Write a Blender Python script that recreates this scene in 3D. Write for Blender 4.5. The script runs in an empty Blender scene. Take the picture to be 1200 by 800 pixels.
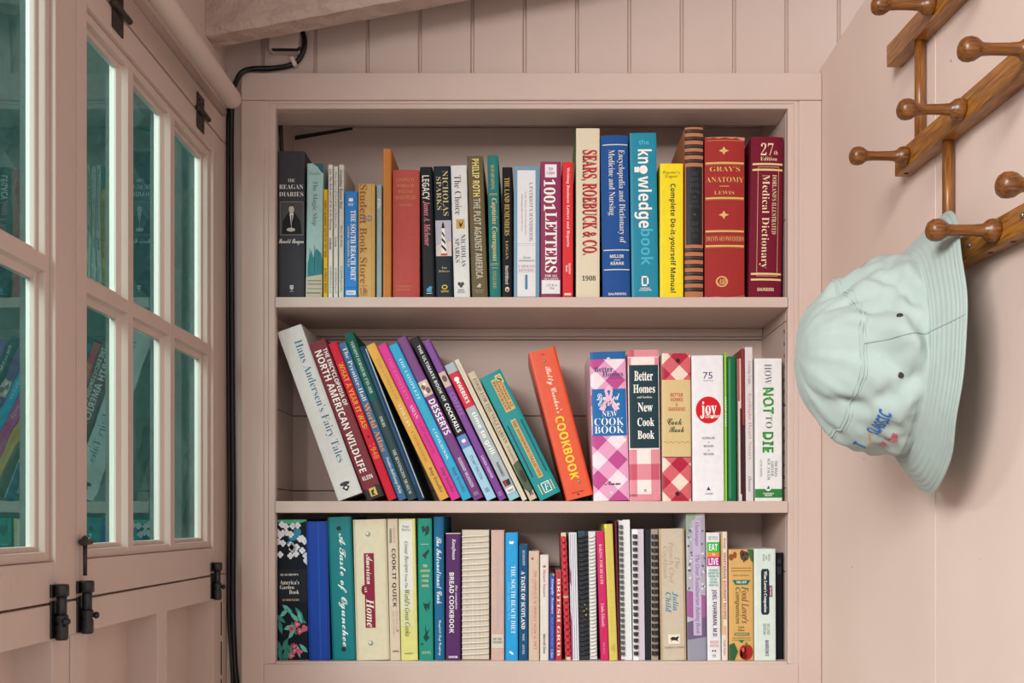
import bpy, bmesh, math, random
from mathutils import Vector, Matrix, noise
random.seed(7)
PI = math.pi
SC = bpy.context.scene
COL = SC.collection

# ------------------------------------------------------------------ camera, world, light, exposure
cam_data = bpy.data.cameras.new('camera')
cam_data.sensor_width = 36.0
cam_data.lens = 36.0
cam_data.shift_x = -22 / 1200
cam_data.shift_y = 209 / 1200
cam_data.clip_start = 0.02
cam = bpy.data.objects.new('camera', cam_data)
COL.objects.link(cam)
cam.location = (0, -1.7, 0)
cam.rotation_euler = (PI / 2, 0, 0)
SC.camera = cam

SC.view_settings.view_transform = 'Standard'
SC.view_settings.look = 'None'
SC.view_settings.gamma = 1.0
SC.view_settings.use_curve_mapping = False
SC.view_settings.exposure = 0.0

world = bpy.data.worlds.new('world')
SC.world = world
world.use_nodes = True
wbg = world.node_tree.nodes['Background']
wbg.inputs[0].default_value = (1.0, 0.975, 0.95, 1)
wbg.inputs[1].default_value = 0.86

def area(name, loc, target, sx, sy, power, col):
    l = bpy.data.lights.new(name, 'AREA')
    l.shape = 'RECTANGLE'; l.size = sx; l.size_y = sy
    l.energy = power; l.color = col
    o = bpy.data.objects.new(name, l); COL.objects.link(o)
    o.location = loc
    d = Vector(target) - Vector(loc)
    o.rotation_euler = d.to_track_quat('-Z', 'Y').to_euler()
    return o
# daylight from the open sky outside the two casements, and from the windows of the room behind
area('window_daylight', (-1.75, -0.75, 1.35), (0.4, -0.5, 0.15), 1.0, 0.8, 54, (1.0, 0.985, 0.97))
area('room_daylight', (-0.85, -2.45, 0.78), (0.2, 0.0, 0.1), 0.7, 0.7, 58, (1.0, 0.975, 0.95))

# ------------------------------------------------------------------ helpers
def lin(h):
    h = h.lstrip('#')
    out = []
    for i in (0, 2, 4):
        c = int(h[i:i + 2], 16) / 255
        out.append(c / 12.92 if c <= 0.04045 else ((c + 0.055) / 1.055) ** 2.4)
    return tuple(out) + (1.0,)

MATS = {}
def mat(col, rough=0.5, var=0.06, scale=60.0, bump=0.0, metal=0.0, spec=0.5, stretch=None, coat=0.0):
    key = (col, rough, var, scale, bump, metal, spec, stretch, coat)
    if key in MATS:
        return MATS[key]
    m = bpy.data.materials.new('surface_' + col.lstrip('#'))
    m.use_nodes = True
    nt = m.node_tree; b = nt.nodes['Principled BSDF']
    c = lin(col)
    b.inputs['Roughness'].default_value = rough
    b.inputs['Metallic'].default_value = metal
    b.inputs['Specular IOR Level'].default_value = spec
    b.inputs['Coat Weight'].default_value = coat
    tc = nt.nodes.new('ShaderNodeTexCoord')
    vec = tc.outputs['Object']
    if stretch:
        mp = nt.nodes.new('ShaderNodeMapping')
        mp.inputs['Scale'].default_value = stretch
        nt.links.new(vec, mp.inputs['Vector']); vec = mp.outputs['Vector']
    if var > 0 or bump > 0:
        n = nt.nodes.new('ShaderNodeTexNoise')
        n.inputs['Scale'].default_value = scale
        n.inputs['Detail'].default_value = 4
        nt.links.new(vec, n.inputs['Vector'])
        mx = nt.nodes.new('ShaderNodeMix'); mx.data_type = 'RGBA'
        mx.inputs['A'].default_value = tuple(max(0, x * (1 - var * 2)) for x in c[:3]) + (1,)
        mx.inputs['B'].default_value = tuple(min(1, x * (1 + var * 2)) for x in c[:3]) + (1,)
        nt.links.new(n.outputs['Fac'], mx.inputs['Factor'])
        nt.links.new(mx.outputs['Result'], b.inputs['Base Color'])
        if bump > 0:
            bp = nt.nodes.new('ShaderNodeBump')
            bp.inputs['Strength'].default_value = bump
            bp.inputs['Distance'].default_value = 0.002
            nt.links.new(n.outputs['Fac'], bp.inputs['Height'])
            nt.links.new(bp.outputs['Normal'], b.inputs['Normal'])
    else:
        b.inputs['Base Color'].default_value = c
    MATS[key] = m
    return m

def paint(name, col, bump=0.25, scale=35, rough=0.55, big=False):
    """old brushed wall paint: faint blotches, brush grain, a few dents"""
    m = bpy.data.materials.new(name); m.use_nodes = True
    nt = m.node_tree; b = nt.nodes['Principled BSDF']
    b.inputs['Roughness'].default_value = rough
    b.inputs['Specular IOR Level'].default_value = 0.35
    tc = nt.nodes.new('ShaderNodeTexCoord')
    n1 = nt.nodes.new('ShaderNodeTexNoise'); n1.inputs['Scale'].default_value = 5; n1.inputs['Detail'].default_value = 6
    n2 = nt.nodes.new('ShaderNodeTexNoise'); n2.inputs['Scale'].default_value = scale; n2.inputs['Detail'].default_value = 5
    mp = nt.nodes.new('ShaderNodeMapping'); mp.inputs['Scale'].default_value = (3, 3, 1) if not big else (1, 1, 1)
    nt.links.new(tc.outputs['Object'], n1.inputs['Vector'])
    nt.links.new(tc.outputs['Object'], mp.inputs['Vector'])
    nt.links.new(mp.outputs['Vector'], n2.inputs['Vector'])
    c = lin(col)
    mx = nt.nodes.new('ShaderNodeMix'); mx.data_type = 'RGBA'
    mx.inputs['A'].default_value = tuple(x * 0.93 for x in c[:3]) + (1,)
    mx.inputs['B'].default_value = tuple(min(1, x * 1.06) for x in c[:3]) + (1,)
    nt.links.new(n1.outputs['Fac'], mx.inputs['Factor'])
    # sparse dark specks of chipped paint
    v = nt.nodes.new('ShaderNodeTexVoronoi'); v.inputs['Scale'].default_value = 14
    nt.links.new(tc.outputs['Object'], v.inputs['Vector'])
    cr = nt.nodes.new('ShaderNodeMath'); cr.operation = 'LESS_THAN'; cr.inputs[1].default_value = 0.022
    nt.links.new(v.outputs['Distance'], cr.inputs[0])
    mx2 = nt.nodes.new('ShaderNodeMix'); mx2.data_type = 'RGBA'
    mx2.inputs['B'].default_value = lin('8a6c60')
    nt.links.new(cr.outputs[0], mx2.inputs['Factor'])
    nt.links.new(mx.outputs['Result'], mx2.inputs['A'])
    nt.links.new(mx2.outputs['Result'], b.inputs['Base Color'])
    bp = nt.nodes.new('ShaderNodeBump'); bp.inputs['Strength'].default_value = bump; bp.inputs['Distance'].default_value = 0.002 if not big else 0.014
    nt.links.new(n2.outputs['Fac'], bp.inputs['Height'])
    nt.links.new(bp.outputs['Normal'], b.inputs['Normal'])
    return m

def wood(name, c1, c2, axis):
    m = bpy.data.materials.new(name); m.use_nodes = True
    nt = m.node_tree; b = nt.nodes['Principled BSDF']
    b.inputs['Roughness'].default_value = 0.34
    tc = nt.nodes.new('ShaderNodeTexCoord')
    mp = nt.nodes.new('ShaderNodeMapping')
    mp.inputs['Scale'].default_value = {'x': (8, 120, 120), 'y': (120, 8, 120), 'z': (120, 120, 8)}[axis]
    n = nt.nodes.new('ShaderNodeTexNoise'); n.inputs['Scale'].default_value = 3.4; n.inputs['Detail'].default_value = 8; n.inputs['Distortion'].default_value = 0.6
    nt.links.new(tc.outputs['Object'], mp.inputs['Vector']); nt.links.new(mp.outputs['Vector'], n.inputs['Vector'])
    r = nt.nodes.new('ShaderNodeValToRGB')
    r.color_ramp.elements[0].position = 0.32; r.color_ramp.elements[0].color = lin(c1)
    r.color_ramp.elements[1].position = 0.62; r.color_ramp.elements[1].color = lin(c2)
    nt.links.new(n.outputs['Fac'], r.inputs['Fac']); nt.links.new(r.outputs['Color'], b.inputs['Base Color'])
    bp = nt.nodes.new('ShaderNodeBump'); bp.inputs['Strength'].default_value = 0.15; bp.inputs['Distance'].default_value = 0.001
    nt.links.new(n.outputs['Fac'], bp.inputs['Height']); nt.links.new(bp.outputs['Normal'], b.inputs['Normal'])
    return m

def link(name, me, m, parent=None, loc=None):
    if isinstance(me, bmesh.types.BMesh):
        bm = me; me = bpy.data.meshes.new(name)
        bmesh.ops.recalc_face_normals(bm, faces=bm.faces)
        bm.to_mesh(me); bm.free()
    o = bpy.data.objects.new(name, me); COL.objects.link(o)
    if m is not None and not me.materials:
        me.materials.append(m)
    if parent is not None: o.parent = parent
    if loc is not None: o.location = loc
    return o

def empty(name, loc, label=None, cat=None, group=None, kind=None):
    o = bpy.data.objects.new(name, None); COL.objects.link(o)
    o.empty_display_size = 0.02
    o.location = loc
    return tag(o, label, cat, group, kind)

def tag(o, label=None, cat=None, group=None, kind=None):
    if label: o['label'] = label
    if cat: o['category'] = cat
    if group: o['group'] = group
    if kind: o['kind'] = kind
    return o

def bx(bm, x0, x1, y0, y1, z0, z1, bev=0.0):
    b2 = bmesh.new()
    vs = [b2.verts.new((x, y, z)) for x in (x0, x1) for y in (y0, y1) for z in (z0, z1)]
    for f in ((0, 1, 3, 2), (4, 6, 7, 5), (0, 4, 5, 1), (2, 3, 7, 6), (0, 2, 6, 4), (1, 5, 7, 3)):
        b2.faces.new([vs[i] for i in f])
    if bev > 0:
        bmesh.ops.bevel(b2, geom=list(b2.edges), offset=bev, segments=2, affect='EDGES', profile=0.5)
    me = bpy.data.meshes.new('tmp'); b2.to_mesh(me); b2.free()
    bm.from_mesh(me); bpy.data.meshes.remove(me)

def prism(bm, pts, axis, a0, a1):
    """polygon pts (2D) pushed along axis; pts are the other two coordinates in xyz order"""
    def mk(p, a):
        return {'x': (a, p[0], p[1]), 'y': (p[0], a, p[1]), 'z': (p[0], p[1], a)}[axis]
    A = [bm.verts.new(mk(p, a0)) for p in pts]; B = [bm.verts.new(mk(p, a1)) for p in pts]
    n = len(pts)
    bm.faces.new(A); bm.faces.new(B[::-1])
    for i in range(n):
        bm.faces.new((A[i], A[(i + 1) % n], B[(i + 1) % n], B[i]))

def lathe(bm, prof, origin, axis, seg=20, smooth=True):
    """prof: (distance along axis, radius)"""
    ax = Vector(axis).normalized()
    t = Vector((0, 0, 1)) if abs(ax.z) < 0.9 else Vector((1, 0, 0))
    e1 = ax.cross(t).normalized(); e2 = ax.cross(e1)
    O = Vector(origin); rings = []
    for a, r in prof:
        if r < 1e-6:
            rings.append([bm.verts.new(O + ax * a)])
        else:
            rings.append([bm.verts.new(O + ax * a + (e1 * math.cos(2 * PI * k / seg) + e2 * math.sin(2 * PI * k / seg)) * r) for k in range(seg)])
    for A, B in zip(rings, rings[1:]):
        for k in range(seg):
            k2 = (k + 1) % seg
            if len(A) == 1 and len(B) == 1: continue
            if len(A) == 1: f = bm.faces.new((A[0], B[k2], B[k]))
            elif len(B) == 1: f = bm.faces.new((A[k], A[k2], B[0]))
            else: f = bm.faces.new((A[k], A[k2], B[k2], B[k]))
            f.smooth = smooth
    for R, rev in ((rings[0], False), (rings[-1], True)):
        if len(R) > 1: bm.faces.new(R[::-1] if rev else R)

def tube(bm, pts, r, seg=8):
    """round tube along a smoothed path"""
    P = [Vector(p) for p in pts]
    fine = []
    for i in range(len(P) - 1):
        p0 = P[max(i - 1, 0)]; p1 = P[i]; p2 = P[i + 1]; p3 = P[min(i + 2, len(P) - 1)]
        for k in range(6):
            t = k / 6
            fine.append(0.5 * ((2 * p1) + (p2 - p0) * t + (2 * p0 - 5 * p1 + 4 * p2 - p3) * t * t + (3 * p1 - p0 - 3 * p2 + p3) * t ** 3))
    fine.append(P[-1])
    rings = []; up = Vector((0.3, 0.2, 1)).normalized()
    for i, p in enumerate(fine):
        d = (fine[min(i + 1, len(fine) - 1)] - fine[max(i - 1, 0)]).normalized()
        e1 = up - d * up.dot(d)
        if e1.length < 1e-3: e1 = Vector((1, 0, 0)) - d * d.x
        e1.normalize(); up = e1; e2 = d.cross(e1)
        rings.append([bm.verts.new(p + (e1 * math.cos(2 * PI * k / seg) + e2 * math.sin(2 * PI * k / seg)) * r) for k in range(seg)])
    for A, B in zip(rings, rings[1:]):
        for k in range(seg):
            f = bm.faces.new((A[k], A[(k + 1) % seg], B[(k + 1) % seg], B[k])); f.smooth = True
    bm.faces.new(rings[0]); bm.faces.new(rings[-1][::-1])

def Yd(D): return D - 1.7            # distance from the viewpoint -> y
PINK = paint('pink_paint', 'cbb5ab')
PINK_LIT = paint('pink_lit_paint', 'e2ccc1', bump=0.12, scale=60)  # lighter than the casing pink: stronger light on the right wall put into colour
ROUGH_PINK = paint('rough_pink_paint', 'bca59a', bump=1.0, scale=28, big=True)
BLACK_IRON = mat('1a1a1c', 0.38, 0.1, 80, 0.15)
RUST_IRON = mat('2c211b', 0.5, 0.2, 120, 0.2)
DARK = mat('120d0b', 0.8, 0.0)
CABLE = mat('0d0c0c', 0.45, 0.0)

# ------------------------------------------------------------------ the setting
# back wall: vertical grooved boards, round the opening of the bookcase
def board_wall(bm, xa, xb, z0, z1, y, groove0=-0.0, pitch=0.088, depth=0.03):
    xs = []
    k = math.floor((xa - groove0) / pitch) - 1
    while True:
        g = groove0 + k * pitch
        if g > xb + pitch: break
        xs += [(g - 0.0035, 0), (g - 0.0012, 0.006), (g + 0.0012, 0.006), (g + 0.0035, 0)]
        k += 1
    prof = [(xa, 0)] + [p for p in xs if xa < p[0] < xb] + [(xb, 0)]
    pts = [(x, y + d) for x, d in prof] + [(xb, y + depth), (xa, y + depth)]
    prism(bm, pts, 'z', z0, z1)
G0 = (492 - 622) * 1.72 / 1200
bm = bmesh.new()
board_wall(bm, -0.56, 0.95, 0.74, 1.45, 0.02, G0)
tag(link('wall_back', bm, PINK), kind='structure')
bm = bmesh.new()
bx(bm, -0.56, -0.4805, 0.02, 0.05, -1.25, 0.74)
bx(bm, 0.4855, 0.95, 0.02, 0.05, -1.25, 0.74)
tag(link('wall_back_lower', bm, PINK), kind='structure')

# right wall: two smooth boards that stop below the ceiling
bm = bmesh.new()
WR = 0.483
JD = 1.222
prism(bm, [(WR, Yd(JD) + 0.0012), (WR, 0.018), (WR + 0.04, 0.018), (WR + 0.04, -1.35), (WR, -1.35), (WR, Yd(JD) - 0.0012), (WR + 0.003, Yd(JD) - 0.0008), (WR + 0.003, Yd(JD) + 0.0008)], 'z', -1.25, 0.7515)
tag(link('wall_right', bm, PINK_LIT), kind='structure')

# left wall: header over the casements, sill rail, studs and recessed lower panels
WL = -0.51
bm = bmesh.new()
bx(bm, WL - 0.05, WL, -1.45, 0.02, 0.628, 1.45)
bx(bm, WL - 0.045, WL, -1.45, 0.02, -0.128, -0.0905, 0.0012)
bx(bm, WL - 0.07, WL - 0.042, -1.45, 0.02, -1.25, -0.12)
bx(bm, WL - 0.05, WL + 0.0, Yd(1.091), Yd(1.132), -1.25, -0.127, 0.001)
bx(bm, WL - 0.05, WL + 0.001, Yd(1.134), Yd(1.172), -1.25, -0.127, 0.001)
bx(bm, WL - 0.05, WL - 0.022, Yd(1.172), Yd(1.23), -1.25, -0.127, 0.001)
bx(bm, WL - 0.05, WL, Yd(1.40), Yd(1.436), -1.25, -0.127, 0.001)
bx(bm, WL - 0.05, WL, Yd(1.645), Yd(1.72), -1.25, -0.127, 0.001)
bx(bm, WL - 0.05, WL, Yd(0.62), Yd(0.66), -1.25, -0.127, 0.001)
bx(bm, WL - 0.05, WL, Yd(1.7045), Yd(1.72), -0.09, 0.63)
bx(bm, WL - 0.05, WL, -1.12, Yd(0.595), -0.09, 0.63)
tag(link('wall_left', bm, PINK), kind='structure')
# thin quarter-round strip under the rod
bm = bmesh.new()
lathe(bm, [(0, 0.0065), (1.32, 0.0065)], (WL + 0.002, -1.33, 0.672), (0, 1, 0), 12)
tag(link('trim_1', bm, PINK), kind='structure')
# cracks of flaked paint beside the corner post
bm = bmesh.new()
for z0, z1 in ((-0.19, -0.135), (-0.255, -0.20), (-0.30, -0.262), (-0.42, -0.33)):
    bx(bm, WL - 0.001, WL + 0.0012, Yd(1.684), Yd(1.686), z0, z1)
tag(link('wall_left_crack', bm, DARK), kind='structure')

# floor and the sloping roof boards
bm = bmesh.new(); bx(bm, -0.58, 0.95, -1.45, 0.05, -1.29, -1.25)
tag(link('floor', bm, mat('8a6a52', 0.5, 0.15, 20, 0.2)), kind='structure')
bm = bmesh.new()
def slope(x): return 0.762 + (x + 0.494) * 0.187
prism(bm, [(-0.56, slope(-0.56) + 0.17), (0.95, slope(0.95) + 0.17), (0.95, slope(0.95) + 0.2), (-0.56, slope(-0.56) + 0.2)], 'y', -1.45, 0.05)
tag(link('ceiling', bm, ROUGH_PINK), kind='structure')
# rough-sawn rafter across the nook: its ragged lower arris
bm = bmesh.new()
N = 70; y0, y1 = Yd(1.603), Yd(1.652)
rows = []
for i in range(N + 1):
    x = -0.5098 + i * (1.45) / N
    z = slope(x)
    j = lambda s: noise.noise(Vector((x * 60, s, 3))) * 0.0022
    rows.append([bm.verts.new((x, y0 + 0.0, z + 0.17)), bm.verts.new((x, y0 + j(1), z + 0.010 + j(2))), bm.verts.new((x, y0 + 0.006 + j(3), z + j(4))),
                 bm.verts.new((x, y1 - 0.004 + j(5), z + j(6))), bm.verts.new((x, y1, z + 0.006)), bm.verts.new((x, y1, z + 0.17))])
for A, B in zip(rows, rows[1:]):
    for k in range(6):
        bm.faces.new((A[k], A[(k + 1) % 6], B[(k + 1) % 6], B[k]))
bm.faces.new(rows[0]); bm.faces.new(rows[-1][::-1])
tag(link('ceiling_beam', bm, ROUGH_PINK), kind='structure')

# ------------------------------------------------------------------ casement windows in the left wall
def glass_mat():
    m = bpy.data.materials.new('window_glass'); m.use_nodes = True
    nt = m.node_tree; nt.nodes.remove(nt.nodes['Principled BSDF'])
    out = nt.nodes['Material Output']
    tr = nt.nodes.new('ShaderNodeBsdfTransparent'); tr.inputs[0].default_value = (0.66, 0.93, 0.90, 1)
    gl = nt.nodes.new('ShaderNodeBsdfGlossy'); gl.inputs['Color'].default_value = (0.62, 0.95, 0.95, 1); gl.inputs['Roughness'].default_value = 0.015
    fr = nt.nodes.new('ShaderNodeFresnel'); fr.inputs['IOR'].default_value = 2.5
    n = nt.nodes.new('ShaderNodeTexNoise'); n.inputs['Scale'].default_value = 9
    tc = nt.nodes.new('ShaderNodeTexCoord'); nt.links.new(tc.outputs['Object'], n.inputs['Vector'])
    bp = nt.nodes.new('ShaderNodeBump'); bp.inputs['Strength'].default_value = 0.06; bp.inputs['Distance'].default_value = 0.004
    nt.links.new(n.outputs['Fac'], bp.inputs['Height']); nt.links.new(bp.outputs['Normal'], gl.inputs['Normal'])
    mx = nt.nodes.new('ShaderNodeMixShader')
    nt.links.new(fr.outputs[0], mx.inputs[0]); nt.links.new(tr.outputs[0], mx.inputs[1]); nt.links.new(gl.outputs[0], mx.inputs[2])
    nt.links.new(mx.outputs[0], out.inputs[0])
    return m
GLASS = glass_mat()
ZB, ZT, ZM = -0.045, 0.592, 0.2725
SB, ST = -0.088, 0.625
def casement(n, d0, d1, o0, o1, munt):
    root = empty('window_%d' % n, (WL, Yd(d0), SB), kind='structure')
    inv = Matrix.Translation(-root.location)
    def add(name, bm, m):
        bm.transform(inv); return link(name, bm, m, root)
    X0, X1 = WL - 0.0255, WL
    bm = bmesh.new()
    bx(bm, X0, X1, Yd(d0), Yd(o0), SB, ST, 0.001); bx(bm, X0, X1, Yd(o1), Yd(d1), SB, ST, 0.001)
    bx(bm, X0, X1 - 0.0004, Yd(o0), Yd(o1), SB, ZB, 0.001); bx(bm, X0, X1 - 0.0004, Yd(o0), Yd(o1), ZT, ST, 0.001)
    add('sash_frame', bm, PINK)
    # stepped moulding round the opening
    bm = bmesh.new()
    t = 0.011
    for (a, b, c, d) in ((o0, o0 + t, ZB, ZT), (o1 - t, o1, ZB, ZT), (o0 + 0.0004, o1 - 0.0004, ZB + 0.0003, ZB + t), (o0 + 0.0004, o1 - 0.0004, ZT - t, ZT - 0.0003)):
        bx(bm, X0 + (0.0007 if b - a > 0.1 else 0.0003), X1 - 0.006 - (0.0004 if b - a > 0.1 else 0), Yd(a), Yd(b), c, d, 0.0015)
    t2 = 0.017
    for (a, b, c, d) in ((o0 + 0.0006, o0 + t2, ZB + 0.0006, ZT - 0.0006), (o1 - t2, o1 - 0.0006, ZB + 0.0006, ZT - 0.0006), (o0 + 0.0009, o1 - 0.0009, ZB + 0.0009, ZB + t2), (o0 + 0.0009, o1 - 0.0009, ZT - t2, ZT - 0.0009)):
        bx(bm, X0 + (0.0015 if b - a > 0.1 else 0.0011), X1 - 0.014 - (0.0004 if b - a > 0.1 else 0), Yd(a), Yd(b), c, d, 0.0015)
    add('sash_moulding', bm, PINK)
    gx = WL - 0.0195
    def bar(vert, c, a0, a1):
        bm = bmesh.new()
        pr = [(-0.017, X0), (-0.017, X1 - 0.017), (-0.010, X1 - 0.013), (-0.0085, X1 - 0.005), (0.0085, X1 - 0.005), (0.010, X1 - 0.013), (0.017, X1 - 0.017), (0.017, X0)]
        if vert: prism(bm, [(x, Yd(c) + s) for s, x in pr], 'z', a0, a1)
        else: prism(bm, [(x - (0.0007 if x > X0 else -0.0009), c + s * 0.99) for s, x in pr], 'y', a0, a1)
        add('muntin', bm, PINK)
    for c in munt: bar(True, c, ZB + 0.005, ZT - 0.005)
    bar(False, ZM, Yd(o0) + 0.005, Yd(o1) - 0.005)
    ed = [o0 + 0.004] + list(munt) + [o1 - 0.004]
    for a, b in zip(ed, ed[1:]):
        for z0, z1 in ((ZB + 0.004, ZM), (ZM, ZT - 0.004)):
            me = bpy.data.meshes.new('pane')
            ya, yb = Yd(a) + 0.002, Yd(b) - 0.002
            me.from_pydata([Vector((gx, y_, z_)) - root.location for y_, z_ in ((ya, z0 + 0.002), (yb, z0 + 0.002), (yb, z1 - 0.002), (ya, z1 - 0.002))], [], [(0, 1, 2, 3)])
            link('pane', me, GLASS, root)
    return root, add
W1, add1 = casement(1, 1.1512, 1.7035, 1.177, 1.645, (1.318, 1.472))
W2, add2 = casement(2, 0.60, 1.1488, 0.655, 1.099, (0.803, 0.951))
# iron butterfly hinges on the header and casement
def hinge(d):
    bm = bmesh.new(); z = 0.627; w = 0.016
    bx(bm, WL, WL + 0.0022, Yd(d) - w, Yd(d) + w, z + 0.003, z + 0.027, 0.0008)
    bx(bm, WL, WL + 0.0022, Yd(d) - w, Yd(d) + w, z - 0.027, z - 0.003, 0.0008)
    lathe(bm, [(0, 0.004), (2 * w + 0.016, 0.004)], (WL + 0.005, Yd(d) - w - 0.004, z), (0, 1, 0), 12)
    lathe(bm, [(-0.006, 0.0), (-0.004, 0.004), (0, 0.005), (0.003, 0.003)], (WL + 0.005, Yd(d) - w - 0.004, z), (0, 1, 0), 12)
    for s in (-1, 1):
        for q in (-0.009, 0.009):
            lathe(bm, [(0, 0.0022), (0.0012, 0.0018), (0.0014, 0)], (WL + 0.002, Yd(d) + q, z + s * 0.017), (1, 0, 0), 8)
    add1('hinge', bm, RUST_IRON)
hinge(1.578); hinge(1.262)
# drop pin and its staple on the near stile
bm = bmesh.new(); yy = Yd(1.163); zz = -0.025
lathe(bm, [(0, 0.0022), (0.036, 0.0024)], (WL + 0.006, yy - 0.005, zz - 0.038), (0, 0, 1), 10)
lathe(bm, [(0, 0.0035), (0.003, 0.0042), (0.026, 0.003)], (WL + 0.006, yy - 0.015, zz), (0, 1, 0), 10)
lathe(bm, [(0, 0.0032), (0.005, 0.0036), (0.008, 0.0)], (WL + 0.006, yy - 0.005, zz), (0, 0, 1), 10)
bx(bm, WL - 0.001, WL + 0.007, yy - 0.007, yy - 0.003, zz - 0.002, zz + 0.003)
add1('drop_pin_latch', bm, RUST_IRON)

def barrel_bolt(d, zc, label, knob):
    """black barrel bolt across the joint between casement and sill rail"""
    r = empty('barrel_bolt', (WL, Yd(d), zc), label, 'bolt', 'barrel bolts across the casement bottoms')
    r.scale = (0.8, 0.8, 0.68)
    bm = bmesh.new()
    bx(bm, 0, 0.0025, -0.012, 0.009, -0.043, 0.016, 0.001)
    bx(bm, 0.0024, 0.007, 0.006, 0.010, -0.041, -0.004, 0.001)
    link('back_plate', bm, BLACK_IRON, r)
    bm = bmesh.new()
    lathe(bm, [(0, 0.0072), (0.003, 0.0085), (0.022, 0.0085), (0.024, 0.0072), (0.027, 0.0072), (0.03, 0.0085), (0.038, 0.0085), (0.04, 0.007)], (0.0105, 0, -0.046), (0, 0, 1), 16)
    link('barrel', bm, BLACK_IRON, r)
    bm = bmesh.new()
    bx(bm, 0, 0.003, -0.012, 0.009, 0.021, 0.042, 0.001)
    lathe(bm, [(0, 0.007), (0.002, 0.0095), (0.018, 0.0095), (0.02, 0.008)], (0.0105, 0, 0.022), (0, 0, 1), 16)
    link('keeper', bm, BLACK_IRON, r)
    bm = bmesh.new()
    lathe(bm, [(0, 0.0066), (0.056, 0.0066)], (0.0105, 0, -0.02), (0, 0, 1), 12)
    link('slide_bar', bm, mat('3a3b3e', 0.35, 0.05, 60, 0, 0.8), r)
    bm = bmesh.new()
    ax = Vector((0.75, knob, 0)).normalized()
    lathe(bm, [(0, 0.003), (0.004, 0.0035), (0.005, 0.0055), (0.008, 0.006), (0.0105, 0.004), (0.0115, 0)], Vector((0.0105, 0, -0.016)) + ax * 0.005, ax, 12)
    link('knob', bm, BLACK_IRON, r)
barrel_bolt(1.095, -0.0972, 'black barrel bolt under the wide left casement, its knob facing the room', -0.6)
barrel_bolt(1.158, -0.0972, 'black barrel bolt below the drop pin at the near corner of the six-pane casement', 0.55)
barrel_bolt(1.639, -0.0965, 'black barrel bolt at the far bottom corner of the six-pane casement, near the cable', 0.5)

# rod along the top of the left wall
r = empty('curtain_rod', (-0.466, -1.33, 0.656), 'thick pink-painted round rod running along the top of the window wall', 'rod')
bm = bmesh.new()
lathe(bm, [(0, 0.0), (0, 0.0135), (1.222, 0.0148), (1.229, 0.0142), (1.233, 0.011), (1.234, 0)], (0, 0, 0), (0, 1, 0), 28)
link('rod', bm, PINK, r)
for y in (0.1, 0.55):
    bm = bmesh.new(); bx(bm, -0.044, -0.012, y, y + 0.014, -0.006, 0.006, 0.001)
    link('bracket', bm, PINK, r)

# hedge outside the casements
bm = bmesh.new()
nu, nv = 90, 40
g = [[None] * (nv + 1) for _ in range(nu + 1)]
for i in range(nu + 1):
    for j in range(nv + 1):
        y = -2.5 + 10.5 * i / nu; z = -1.25 + 5.0 * j / nv
        d = noise.fractal(Vector((y * 2.2, z * 2.2, 1)), 1, 2, 5) * 0.28
        g[i][j] = bm.verts.new((-2.6 + d - max(0, z - 3.0) ** 2 * 1.2, y, z + noise.noise(Vector((y * 3, z * 3, 9))) * 0.12))
for i in range(nu):
    for j in range(nv):
        bm.faces.new((g[i][j], g[i + 1][j], g[i + 1][j + 1], g[i][j + 1])).smooth = True
back = [bm.verts.new((-3.4, -2.5 + 10.5 * i / nu, 3.6)) for i in range(nu + 1)]
for i in range(nu): bm.faces.new((g[i][nv], g[i + 1][nv], back[i + 1], back[i]))
hd = link('hedge', bm, mat('1a5450', 0.7, 0.4, 22, 1.0))
tag(hd, 'dark blue-green hedge growing outside behind the window panes', 'hedge', kind='stuff')
bm = bmesh.new(); bx(bm, -3.6, -0.58, -2.5, 8.0, -1.33, -1.25)
tag(link('ground', bm, mat('2e5a50', 0.8, 0.2, 10, 0.3)), kind='structure')

# ------------------------------------------------------------------ built-in bookcase
S0 = 1.7 / 1200
XL, XR = (322 - 622) * S0, (924 - 622) * S0
ZTOP = (609 - 126) * S0
B1, B2, B3 = 0.3702, 0.0312, -0.2354
IL, IR, YB = -0.441, XR + 0.0005, 0.2
bc = empty('bookcase', (0, 0, -0.30), 'tall pink-painted built-in bookcase with three book-filled shelves', 'bookcase')
inv = Matrix.Translation((0, 0, 0.30))
def bcp(name, bm, m=PINK):
    bm.transform(inv); return link(name, bm, m, bc)
OL, OR, OT = (283 - 622) * S0, (962.5 - 622) * S0, (609 - 86) * S0
CL, CR, CT = (309 - 622) * S0, (936 - 622) * S0, (609 - 118) * S0
ZBOT = -0.75
bm = bmesh.new(); bx(bm, OL, CL, -0.002, 0.022, ZBOT, CT, 0.0015); bcp('casing_stile', bm)
bm = bmesh.new(); bx(bm, CR, OR, -0.002, 0.022, ZBOT, CT, 0.0015); bcp('casing_stile', bm)
bm = bmesh.new(); bx(bm, OL, OR, -0.003, 0.022, CT + 0.0004, OT, 0.0015); bcp('casing_head', bm)
bm = bmesh.new(); bx(bm, CL, CR, -0.001, 0.02, ZBOT, B3 - 0.004, 0.0015); bcp('casing_rail', bm)
def stop(bm, x0, x1, z0, z1): bx(bm, x0, x1, 0.004, 0.02, z0, z1, 0.0025)
bm = bmesh.new()
bx(bm, CL - 0.001, CL + 0.007, 0.0015, 0.02, B3 - 0.006, CT - 0.0005, 0.001); stop(bm, CL, XL, B3 - 0.006, CT)
bx(bm, CR - 0.007, CR + 0.001, 0.0015, 0.02, B3 - 0.006, CT, 0.001); stop(bm, XR, CR, B3 - 0.006, CT)
bx(bm, CL + 0.0003, CR - 0.0003, 0.0019, 0.0197, CT - 0.004, CT + 0.001, 0.001); bx(bm, CL + 0.0005, CR - 0.0005, 0.0044, 0.0194, ZTOP, CT - 0.0003, 0.0025)
bcp('casing_moulding', bm)
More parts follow.
